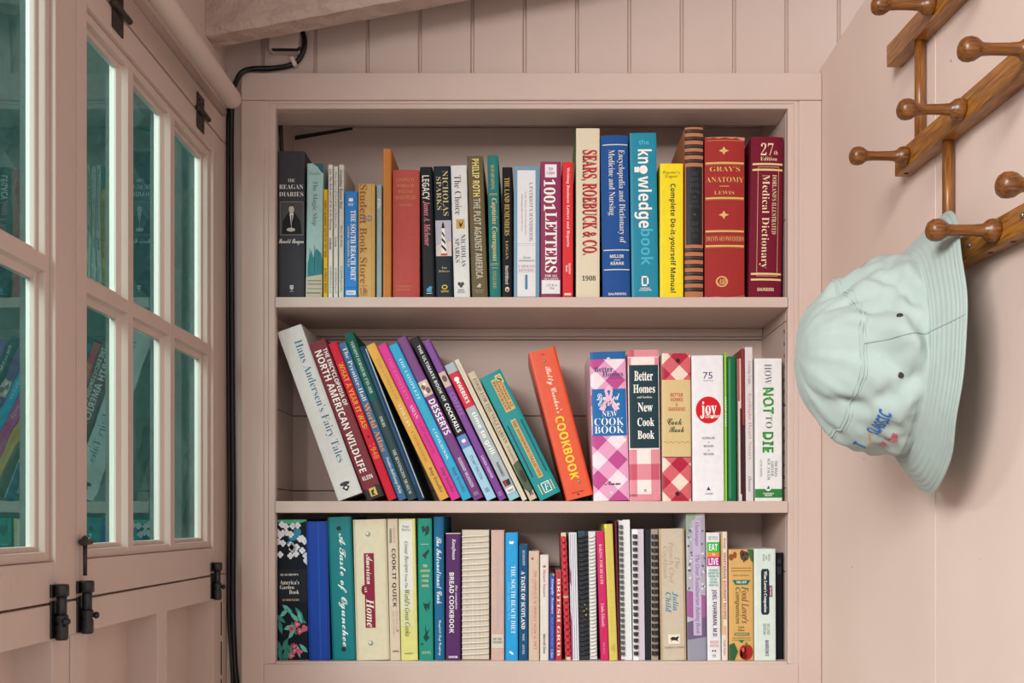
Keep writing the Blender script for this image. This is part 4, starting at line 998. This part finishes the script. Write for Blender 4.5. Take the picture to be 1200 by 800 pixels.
book(2, 884.8, 916.8, 420, 'j', 'e3e3e3', 'white jacketed book with green leafy capitals and green foot band, last on the middle shelf', [
    T('HOW', 'serif', '5a6268', .36, .62, .04, .18), T('NOT', 'sansb', '2f8a3c', .30, .70, .205, .39), T('TO', 'serif', '5a6268', .40, .64, .40, .49), T('DIE', 'sansb', '2f8a3c', .28, .68, .515, .66), E('5aab4a', (.45, .23, .06, .012), (.55, .28, .06, .012), (.4, .33, .06, .012), (.6, .37, .05, .01), (.36, .54, .06, .012), (.58, .60, .06, .012), (.42, .64, .06, .01)), T('MICHAEL\nGREGER,\nM.D., FACLM', 'serif', '5a6268', .44, .82, .70, .85), T('GENE STONE', 'serif', '7a8288', .18, .26, .71, .83),
    R('2a7f3a', (0, 1, .915, .975)), E('e3e3e3', (.48, .905, .12, .024)), P('4a5258', [(.42, .915), (.5, .89), (.54, .915)]), T('FLATIRON\nBOOKS', 'sansb', WHT, .3, .68, .942, .965, 'h')], tilt=0.2)

# ---------------------------------------------------------------- bottom shelf
random.seed(11)
fl = [(random.uniform(.05, 1), random.uniform(.03, .30)) for _ in range(26)]
petals = [(u + .055 * math.cos(a), v + .013 * math.sin(a), .05, .011) for u, v in fl for a in (0, 1.57, 3.14, 4.71)]
leaves = []
for _ in range(22):
    u, v, a = random.uniform(0, 1), random.uniform(.62, .97), random.uniform(0, 6.28)
    L, B = .22, .055
    c, s = math.cos(a), math.sin(a)
    leaves.append([(u + x * c * 1.0 - y_ * s, v + (x * s + y_ * c) * .24) for x, y_ in ((-L, 0), (-L * .3, B * 1.3), (L * .4, B), (L, 0), (L * .4, -B), (-L * .3, -B * 1.3))])
pk = [(random.uniform(.45, .95), random.uniform(.72, .98)) for _ in range(10)]
book(3, 323.7, 360, 609, 'j', '131a24', 'dark jacketed garden book with white blossoms and pink flowers, first on the bottom shelf', y=0.0215, marks=[
    P('4fae84', [(.02, 0), (1, 0), (1, .01), (.6, .04), (.3, .03), (.02, .015)]), E('2c86a4', (.55, .12, .16, .03), (.7, .09, .12, .03), (.45, .17, .1, .02)), E('e6e6ee', *petals), P('2f8276', *leaves[:14]), P('5fb8a8', *[[((a - .5) * .8 + .5, b - .01) for a, b in l] for l in leaves[14:]]), E('c95f76', *[(u + .05 * math.cos(a), v + .012 * math.sin(a), .06, .013) for u, v in pk for a in (0, 2, 4)]), E('e59aa6', *[(u, v, .035, .008) for u, v in pk[:6]]),
    R('131a24', (.0, 1, .355, .585)), T('RUSH BROWN', 'serif', WHT, .14, .72, .385, .40, 'h'), T("America's", 'serif', WHT, .12, .74, .43, .462, 'h'), T('Garden', 'serif', WHT, .12, .58, .468, .495, 'h'), T('Book', 'serif', WHT, .42, .74, .502, .53, 'h'), T('SCRIBNERS', 'serif', 'd8c48c', .2, .74, .565, .58, 'h')], tilt=0.6, depth=0.16)
book(3, 361, 386, 611, 'b', '1744a2', 'plain glossy royal blue binder with a blank spine on the bottom shelf', [R('133a90', (0, .10, 0, 1), (.88, 1, 0, 1)), R('1f52b8', (.52, .6, 0, 1))], tilt=1.2, rough=0.2, depth=0.16)
book(3, 387.4, 415, 606, 'b', '0a7c82', 'teal vinyl binder with big handwritten white lettering down its spine', [
    R('08666c', (0, .06, 0, 1), (.93, 1, 0, 1)), E('1f2a2c', (.46, .08, .1, .016), (.48, .925, .1, .016)), T('A Taste of Ogunchee', 'script', 'eaf4f2', .34, .72, .115, .905)], tilt=2.1, rough=0.3, depth=0.16)
book(3, 416, 455, 609, 'b', 'ddd3b6', 'cream vinyl binder with a maroon strip and two chrome rivets', [
    R('cbbf9e', (0, .05, 0, 1), (.95, 1, 0, 1)), E('9b9890', (.44, .105, .075, .018), (.44, .88, .075, .018)), E('e9e7e2', (.42, .10, .035, .009), (.42, .875, .035, .009)), R('8a1a3c', (.30, .60, .24, .77)), E('8a1a3c', (.28, .50, .08, .035)), T('American', 'script', 'f0e4d4', .36, .56, .25, .46), T('at Home'[:2], 'serif', 'f0e4d4', .3, .38, .48, .52), T('Home', 'serifbi', 'f0e4d4', .34, .56, .565, .765)], tilt=1.5, rough=0.25, depth=0.16)
book(3, 456.4, 468.8, 608, 'p', 'd9c9b2', 'beige paperback with bold dark capitals on the bottom shelf beside the cream vinyl binder', [
    T('COOK IT QUICK', 'sansb', '3a3634', .30, .74, .21, .625), T('THE CHEF OF', 'sans', 'c07a68', .56, .72, .06, .17), T('FARMING', 'sansb', '3a3634', .2, .42, .07, .17), T('360 Delicious', 'serifbi', 'c9a0a0', .62, .8, .65, .80), T('Make-Ahead Recipes', 'serif', 'a98f80', .34, .48, .65, .82), R('b4543c', (.7, .85, .785, .795)), T('AVENEL', 'sansb', '3a3634', .25, .85, .93, .942, 'h')], tilt=1.3)
book(3, 470.2, 489.8, 608, 'j', 'dcd884', 'pale yellow jacketed book with a white spine and thin italic title', [
    R('e3e3da', (.04, .82, .01, .50)), R('dfdfc0', (.04, .82, .50, .64)), R('dcdaa2', (.04, .82, .64, .76)), T('Peggy\nHarvey', 'serif', '4a5038', .2, .7, .045, .09, 'h'), T('Great Recipes', 'serifi', '3a4a34', .28, .56, .16, .38), T('From The', 'serif', '3a4a34', .32, .48, .39, .49), T("World's Great Cooks", 'serifi', '3a4a34', .28, .58, .50, .83), T('GRAMERCY', 'sans', '5a6048', .2, .75, .945, .957, 'h')], tilt=1.2)
book(3, 491.2, 508, 607.5, 'p', '1a8d7a', 'green paperback with small black animal drawings and stacked gold words', [
    P('163f38', [(.25, .06), (.45, .05), (.5, .07), (.7, .045), (.85, .07), (.75, .11), (.5, .125), (.55, .09), (.35, .10)], [(.3, .26), (.55, .235), (.75, .215), (.8, .235), (.6, .265), (.55, .29)], [(.3, .585), (.4, .60), (.7, .60), (.8, .58), (.75, .65), (.6, .625), (.58, .66), (.4, .63)], [(.45, .74), (.55, .80), (.75, .78), (.6, .82), (.75, .84), (.5, .87), (.3, .84), (.45, .81)]),
    R('d8d8a8', (.2, .75, .18, .183)), T('THE', 'serifb', 'd9d8a0', .33, .66, .325, .343, 'h'), T('COMPLETE', 'serifb', 'd9d8a0', .16, .84, .36, .378, 'h'), T('GREEK', 'serifb', 'd9d8a0', .24, .76, .395, .413, 'h'), T('COOK', 'serifb', 'd9d8a0', .27, .73, .43, .448, 'h'), T('BOOK', 'serifb', 'd9d8a0', .27, .73, .465, .483, 'h'), E('10332d', (.22, .885, .07, .008)), T('AVENEL', 'serif', 'd8d8a8', .18, .85, .935, .955, 'h')], tilt=0.7)
book(3, 509.4, 521.2, 605.5, 'h', '1b6690', 'blue cloth book with white script between the green paperback and the plum one', [T('The International Cook', 'script', 'e4eef2', .26, .78, .14, .605), T('Campbell Soup Company', 'script', 'e4eef2', .36, .68, .72, .965)], tilt=0.5)
book(3, 522.4, 539.6, 624.5, 'p', '572f63', 'plum paperback with white hand-drawn capitals next to the wire-bound block', [
    R('d9d0c8', (0, 1, 0, .006)), T('Kaufman', 'serifbi', 'eae4ec', .38, .68, .045, .21), T('the complete', 'serifbi', 'eae4ec', .62, .80, .41, .60), T('BREAD COOKBOOK', 'sansb', 'eae4ec', .24, .56, .31, .785), R('eae4ec', (.2, .8, .965, .98)), T('RAMSEY', 'sansb', '572f63', .24, .76, .968, .977, 'h')])

def wire_book(row, x0, x1, ytop, label, page, cover, nwire, wirecol, wr, tilt=0.0, depth=0.14, left=0.0, right=1.0, square=False, marks=(), cover_front=None, gap=0.0):
    """book bound by a wire coil or plastic comb: cover boards, leaves, and the binding itself"""
    X, z, w, h, t = place(row, x0, x1, ytop, tilt, None)
    root = empty('ring_bound_book', (X, YS, z), label, 'book', GROUPS[row]); root.rotation_euler = (0, -t, 0)
    bm = bmesh.new(); bx(bm, 0.0007, w - 0.0007, 0.004, depth, 0.0012, h - 0.0012)
    link('page_block', bm, mat(page, 0.8, 0.16, 5, 0.2, stretch=(140, 1, 1)), root)
    for xa in (0, w - 0.0006):
        bm = bmesh.new(); bx(bm, xa, xa + 0.0006, 0.0035, depth + 0.001, 0, h); link('cover', bm, mat(cover, 0.4, 0.05), root)
    bm = bmesh.new()
    for k in range(nwire):
        zz = h * (0.03 + 0.94 * (k + .5) / nwire)
        mg = 0.0003 if square else 0.0016
        a, b = left * w + mg, right * w - mg
        if square:
            hh = h * 0.94 / nwire * 0.30
            pts = [(a, 0.006), (a + 0.0002, -0.001), (a + (b - a) * .15, -0.0028), (a + (b - a) * .5, -0.0034), (b - (b - a) * .15, -0.0028), (b - 0.0002, -0.001), (b, 0.006)]
            for (xa, ya), (xb, yb) in zip(pts, pts[1:]):
                v = [bm.verts.new(q) for q in ((xa, ya, zz - hh), (xb, yb, zz - hh), (xb, yb, zz + hh), (xa, ya, zz + hh), (xa, ya + .0008, zz - hh), (xb, yb + .0008, zz - hh), (xb, yb + .0008, zz + hh), (xa, ya + .0008, zz + hh))]
                for q in ((0, 1, 2, 3), (7, 6, 5, 4), (0, 4, 5, 1), (3, 2, 6, 7)): bm.faces.new([v[i] for i in q])
        else:
            sl = 0.0012
            tube(bm, [(a - 0.0004, 0.005, zz - sl), (a - 0.0002, -0.0005, zz - sl), (a + (b - a) * .3, -0.0022, zz - sl * .3), (a + (b - a) * .7, -0.0022, zz + sl * .3), (b + 0.0002, -0.0005, zz + sl), (b + 0.0004, 0.005, zz + sl)], wr, 5)
    link('comb_binding' if square else 'wire_binding', bm, mat(wirecol, 0.35, 0.0, 60, 0, 0.0), root)
    add_marks(root, marks, w, h, lambda u: 0.004, 0)
    return root

wire_book(3, 541.4, 573, 620, 'thick cream block of pages bound by a white wire coil', 'd3c6b4', 'c3b4a4', 22, 'e6e2da', 0.0011, depth=0.15)
book(3, 575.4, 591, 621, 'p', 'c9a79c', 'faded pinkish paperback with ghostly blue lettering and a paper label at its foot', [
    T('Better Homes & Gardens Heritage', 'serif', 'a3b4c4', .36, .68, .19, .76), R('cfc8be', (.06, .94, .80, .905)), T('641.503\nTOOMEY', 'sansb', '6a645e', .1, .9, .825, .87, 'h'), R('d7bdb2', (.04, .96, .92, .925))])
book(3, 592, 607, 624, 'p', '1f9ad8', 'tall sky blue paperback with white title and pale author line on the bottom shelf', [
    T('THE SOUTH BEACH DIET', 'serif', 'e8f2f8', .46, .80, .26, .79), T('Arthur Agatston, M.D.', 'serif', '7fd0f0', .2, .38, .38, .69), E(WHT, (.4, .075, .09, .008), (.58, .075, .09, .008)), R(WHT, (.34, .64, .078, .088)), E(WHT, (.42, .935, .09, .008), (.56, .945, .09, .008)), R('1789c4', (0, .05, 0, 1))])
book(3, 608, 618.8, 638, 'p', '1b4f78', 'navy paperback with bold white capitals to the right of the sky blue paperback', [T('KENSINGTON', 'serif', 'dfe4e6', .4, .66, .05, .18), T('A TASTE OF SCOTLAND', 'serifb', WHT, .26, .68, .23, .73), T('WHITE', 'serif', 'dfe4e6', .38, .62, .77, .83), T('AVENEL', 'serif', 'dfe4e6', .38, .62, .86, .95)])
book(3, 619.6, 632, 645.5, 'p', 'cdb6a0', 'tan paperback with small red vertical title right after the navy paperback', [T('THE COMPLETE SCARSDALE MEDICAL DIET', 'serif', 'b4584a', .48, .74, .18, .90), T('Dr. Tarnower and Samm Baker', 'serif', 'c08a78', .24, .36, .25, .8), E('c23a34', (.35, .07, .12, .012))])
book(3, 632.8, 643, 650, 'p', 'd8d2c8', 'cream white paperback with a short red title and dark foot line', [T('Heart Smart', 'serifb', 'b8647a', .36, .66, .14, .40), E('b8647a', (.5, .11, .2, .012)), T('Merrell Dow', 'sansb', '3a3634', .36, .66, .75, .935)])
book(3, 643.6, 650.4, 672.5, 'p', '39489a', 'little indigo paperback, shorter than the books on its either side', [T('Simply Scones', 'serifbi', 'd9e2f4', .3, .78, .05, .46), T('Quick and Easy Recipes', 'serifi', '8fa0d8', .3, .7, .5, .84), R('7ab04a', (.5, .9, 0, .02)), T('St. Martin', 'serifi', 'd9e2f4', .3, .7, .87, .97)])
book(3, 651, 658.4, 669, 'p', 'b4323c', 'short red paperback with cream spaced capitals leaning on the indigo paperback', [T('BRITISH GRUB', 'serifb', 'f0dcd0', .26, .74, .08, .95)])
wire_book(3, 660, 666.6, 624, 'tall narrow red volume with a white comb spine and a pale torn patch', 'd6cbb8', 'b9404a', 18, 'c2202f', 0, 2.2, 0.14, 0.0, 1.0, True, [R('c2202f', (.12, .88, .02, .99)), R('d9cbb0', (.05, .95, .48, .53), (.1, .9, 0, .03), (.2, .9, .975, .999))])
book(3, 667.6, 677, 624, 'p', 'dcdbe2', 'white bundle of thin booklets with grey lines beside the red comb-bound volume', [R('6a6a78', (.16, .22, .01, .99), (.42, .48, .01, .99), (.68, .74, .01, .99)), P('9a4a78', [(0, .25), (.16, .32), (.16, .42), (0, .38)], [(0, .6), (.16, .7), (.16, 1), (0, 1)])], tilt=1.2)
wire_book(3, 678, 689.8, 622, 'dark wire-bound cookbook with a flecked food photo at its spine', '2c3038', '1b1f26', 26, '14161a', 0.0012, tilt=0.8, depth=0.15, marks=[P('2d4a5c', [(0, 0), (.7, 0), (.6, .04), (0, .05)]), E('c9a04a', (.6, .57, .08, .006), (.75, .6, .09, .008), (.5, .62, .07, .006), (.7, .65, .08, .008)), E('9a3a44', (.8, .7, .1, .008), (.5, .68, .08, .006), (.3, .74, .1, .01))])
wire_book(3, 691.2, 699.6, 622, 'narrow notebook with a dense white wire spine beside the flecked dark cookbook', 'd8d8d6', 'bcc4c8', 34, 'eceae4', 0.0010, tilt=0.8, depth=0.13)
book(3, 700.8, 710.6, 622.5, 'p', 'c01f5c', 'raspberry pink paperback with pale serif lettering leaning slightly on the white notebook', [T('BAKING FOR HEALTH', 'serif', 'f0ccd8', .32, .66, .10, .41), T('Linda Edwards', 'serif', 'f0ccd8', .28, .66, .56, .74), T('Prion Books', 'serifi', 'e090b0', .34, .6, .86, .95)], tilt=2.2)
book(3, 711.4, 721.4, 614, 'p', 'ccba5c', 'mustard-cream paperback with blank worn spine beside the raspberry pink one', [R('dfe02c', (0, .25, 0, .03)), T('Good Things', 'serif', 'c2b04c', .4, .6, .15, .8), T('PENGUIN\nGOLD', 'serif', '8a7a3c', .3, .7, .88, .94)], tilt=2.2)
book(3, 722.2, 725.4, 610, 'h', '5a1d2c', 'dark maroon thin book between the mustard-cream paperback and the white comb-bound books', [R('7a2f3c', (.4, .55, 0, 1))], tilt=1.6)
wire_book(3, 728, 741, 609, 'tall white comb-bound book with green-grey teeth, first of the comb-bound group', 'e0e2e2', 'e4e6e6', 24, '4a564c', 0, 1.0, 0.15, 0.0, 0.36, True, [R('e3e7e6', (.36, .98, .0, 1)), R('8a5a3c', (0, .05, .02, .98))])
wire_book(3, 742, 756, 620, 'comb-bound book with black and white checked spine and lilac cover', 'e8e6ea', 'c9bfcc', 19, '1f1f24', 0, 0.6, 0.15, 0.05, 0.46, True, [R('cdc4cf', (.50, .99, 0, 1)), R('efeff0', (.0, .48, .0, 1))])
wire_book(3, 757, 772, 620, 'black-covered comb-bound book with large black teeth beside the lilac one', '8f8474', '15171c', 18, '16171b', 0, 0.2, 0.15, 0.46, 0.99, True, [R('182028', (.0, .44, .0, 1)), R('a39684', (.44, 1, .0, 1))])
book(3, 774.6, 804.4, 619.5, 'j', 'c3b6a2', 'thick aged cream jacketed book with faded gold title and bright blue italic author', [
    T('The\nFrench Chef\nCookbook', 'serifi', 'a8977c', .16, .80, .10, .42), R('b39a78', (0, .08, 0, 1), (.93, 1, 0, 1)), T('Julia\nChild', 'serifbi', '1f86a8', .22, .72, .48, .635), R('e3dccb', (.3, .76, .805, .875)), P('2e2a26', [(.36, .84), (.45, .822), (.62, .825), (.72, .815), (.70, .835), (.66, .845), (.74, .86), (.6, .85), (.48, .848), (.38, .862), (.44, .845)]), T('ALFRED A. KNOPF', 'serif', '6a5c4c', .14, .92, .895, .91, 'h')], tilt=1.0, depth=0.16)
lil = [(random.uniform(.1, .98), random.uniform(.1, .55), .06, .008) for _ in range(60)]
book(3, 806, 828, 601.8, 'j', 'b7b6bc', 'tall jacketed book with lilac blossom pattern and a lavender title strip', [
    P('8fa58c', [(0, 0), (.5, 0), (.4, .1), (0, .16)]), P('a9a6ae', [(.2, .05), (1, .02), (1, .55), (.0, .5)]), E('5a5878', *lil[:24]), E('d9d6de', *lil[24:46]), E('6f6a94', *lil[46:]), P('9a5a90', [(0, .52), (1, .56), (1, .74), (0, .70)]), P('6a5878', [(0, .74), (1, .70), (1, .86), (0, .9)]), P('8f8fa0', [(0, .86), (1, .84), (1, 1), (0, 1)]),
    R('bcaecb', (.32, .76, .04, .83)), T("Ojakangas", 'serifi', '6a587c', .42, .68, .06, .22), T('The Great Scandinavian Baking Book', 'serifi', '6a587c', .40, .70, .28, .82)], tilt=0.7, depth=0.16)
book(3, 829, 845, 624, 'p', 'dddde0', 'white paperback with stacked green, orange and purple blocks near its top', [
    T('NATIONAL\nBESTSELLER', 'sans', '6a6a78', .16, .86, .03, .055, 'h'), R('35b34a', (.04, .98, .075, .155)), T('EAT', 'sansb', WHT, .2, .82, .09, .14, 'h'), R('e8822a', (.04, .98, .155, .19)), T('TO', 'sansb', WHT, .42, .62, .163, .182, 'h'), R('a8288a', (.04, .98, .19, .262)), T('LIVE', 'sansb', WHT, .16, .86, .20, .252, 'h'), T('THE AMAZING\nNUTRIENT-RICH\nPROGRAM FOR\nFAST AND\nSUSTAINED\nWEIGHT LOSS', 'sansb', '5fae9c', .12, .9, .285, .42, 'h'), T('JOEL FUHRMAN, M.D.', 'sansb', '4a4c54', .34, .72, .445, .82), T('REVISED\nEDITION', 'sansb', 'd9a0a0', .2, .82, .845, .895, 'h'), E('3a2c34', (.4, .925, .06, .007), (.58, .925, .06, .007)), R('6a6a78', (.36, .62, .955, .96), (.36, .62, .968, .972))], tilt=0.6)
book(3, 846, 853.2, 623, 'p', 'ddd0c6', 'slim pale paperback with red capitals right of the green, orange and purple blocks', [R('c9a24c', (0, .2, 0, .8)), T('Bragg', 'sansb', 'c23a34', .34, .68, .05, .13), T('VEGETARIAN GOURMET RECIPES', 'sansb', 'b4443c', .30, .72, .16, .68), R('dd9a96', (.35, .65, .73, .8)), T('Health Science', 'serif', '5a5250', .34, .64, .84, .96)], tilt=0.3)
book(3, 854.6, 883.2, 643.8, 'p', 'cfa562', 'ochre paperback with vegetables, green ribbons and a red pepper on its spine', [
    E('8a4a2a', (.1, .07, .1, .03), (.25, .05, .08, .03)), E('5a4438', (.65, .06, .18, .045), (.55, .035, .1, .03)), P('3f6a34', [(.75, 0), (1, 0), (1, .12), (.9, .1)]), E('2c2a24', (.6, .05, .04, .01), (.68, .085, .04, .01), (.75, .04, .04, .012), (.62, .11, .03, .008)), R('8a6a34', (.08, .92, .165, .17), (.08, .92, .19, .195), (.12, .88, .795, .80), (.12, .88, .815, .82)), T('Herbst and Herbst', 'serif', '5a4a2c', .18, .82, .225, .24, 'h'),
    P('14705c', [(.14, .275), (.88, .275), (.76, .318), (.26, .318)]), T('THE NEW', 'serifb', WHT, .3, .72, .285, .305, 'h'), T("Food Lover's", 'serifi', '4a3a20', .52, .80, .335, .665), T('Companion', 'serifi', '4a3a20', .22, .46, .34, .67), T('Fourth\nEdition', 'serif', '5a4a2c', .36, .62, .69, .735, 'h'), R('14705c', (.22, .82, .75, .775)), T("BARRON'S", 'sansb', 'dcb56c', .26, .78, .754, .771, 'h'), P('14705c', [(.36, .815), (.62, .815), (.5, .845)]),
    P('2c5a34', [(0, .86), (.2, .84), (.35, .92), (.2, 1), (0, 1)]), E('a3241f', (.60, .925, .19, .065), (.76, .92, .2, .062), (.68, .94, .26, .055)), E('c9584c', (.56, .905, .05, .02)), P('4a7a34', [(.62, .87), (.68, .835), (.74, .84), (.73, .87)])], tilt=0.3)
book(3, 884, 909.4, 643, 'p', 'cfdcd4', 'pale mint paperback with a dark rounded title badge next to the ochre vegetable book', [
    T('Herbst\nand\nHerbst', 'serifi', '3a4a48', .40, .76, .045, .11, 'd'), P('1a2c3a', [(.32, .20), (.38, .18), (.64, .18), (.70, .20), (.70, .57), (.64, .59), (.38, .59), (.32, .57)]), T("Wine Lover's Companion", 'serifb', WHT, .42, .60, .20, .57), R('7a2c58', (.70, .84, .33, .43)), T('The New', 'sansb', WHT, .73, .81, .34, .42), T('SECOND\nEDITION', 'sans', '6a7a78', .40, .72, .67, .77), T("BARRON'S", 'sansb', '5a3a74', .5, .66, .82, .96)], tilt=0.2)
book(3, 911.4, 921.2, 648, 'p', '16161a', 'black book in the shadow at the far end of the bottom shelf', [R('2c2a2e', (.2, .7, .06, .1), (.2, .7, .13, .2))], tilt=0.2, y=0.03)
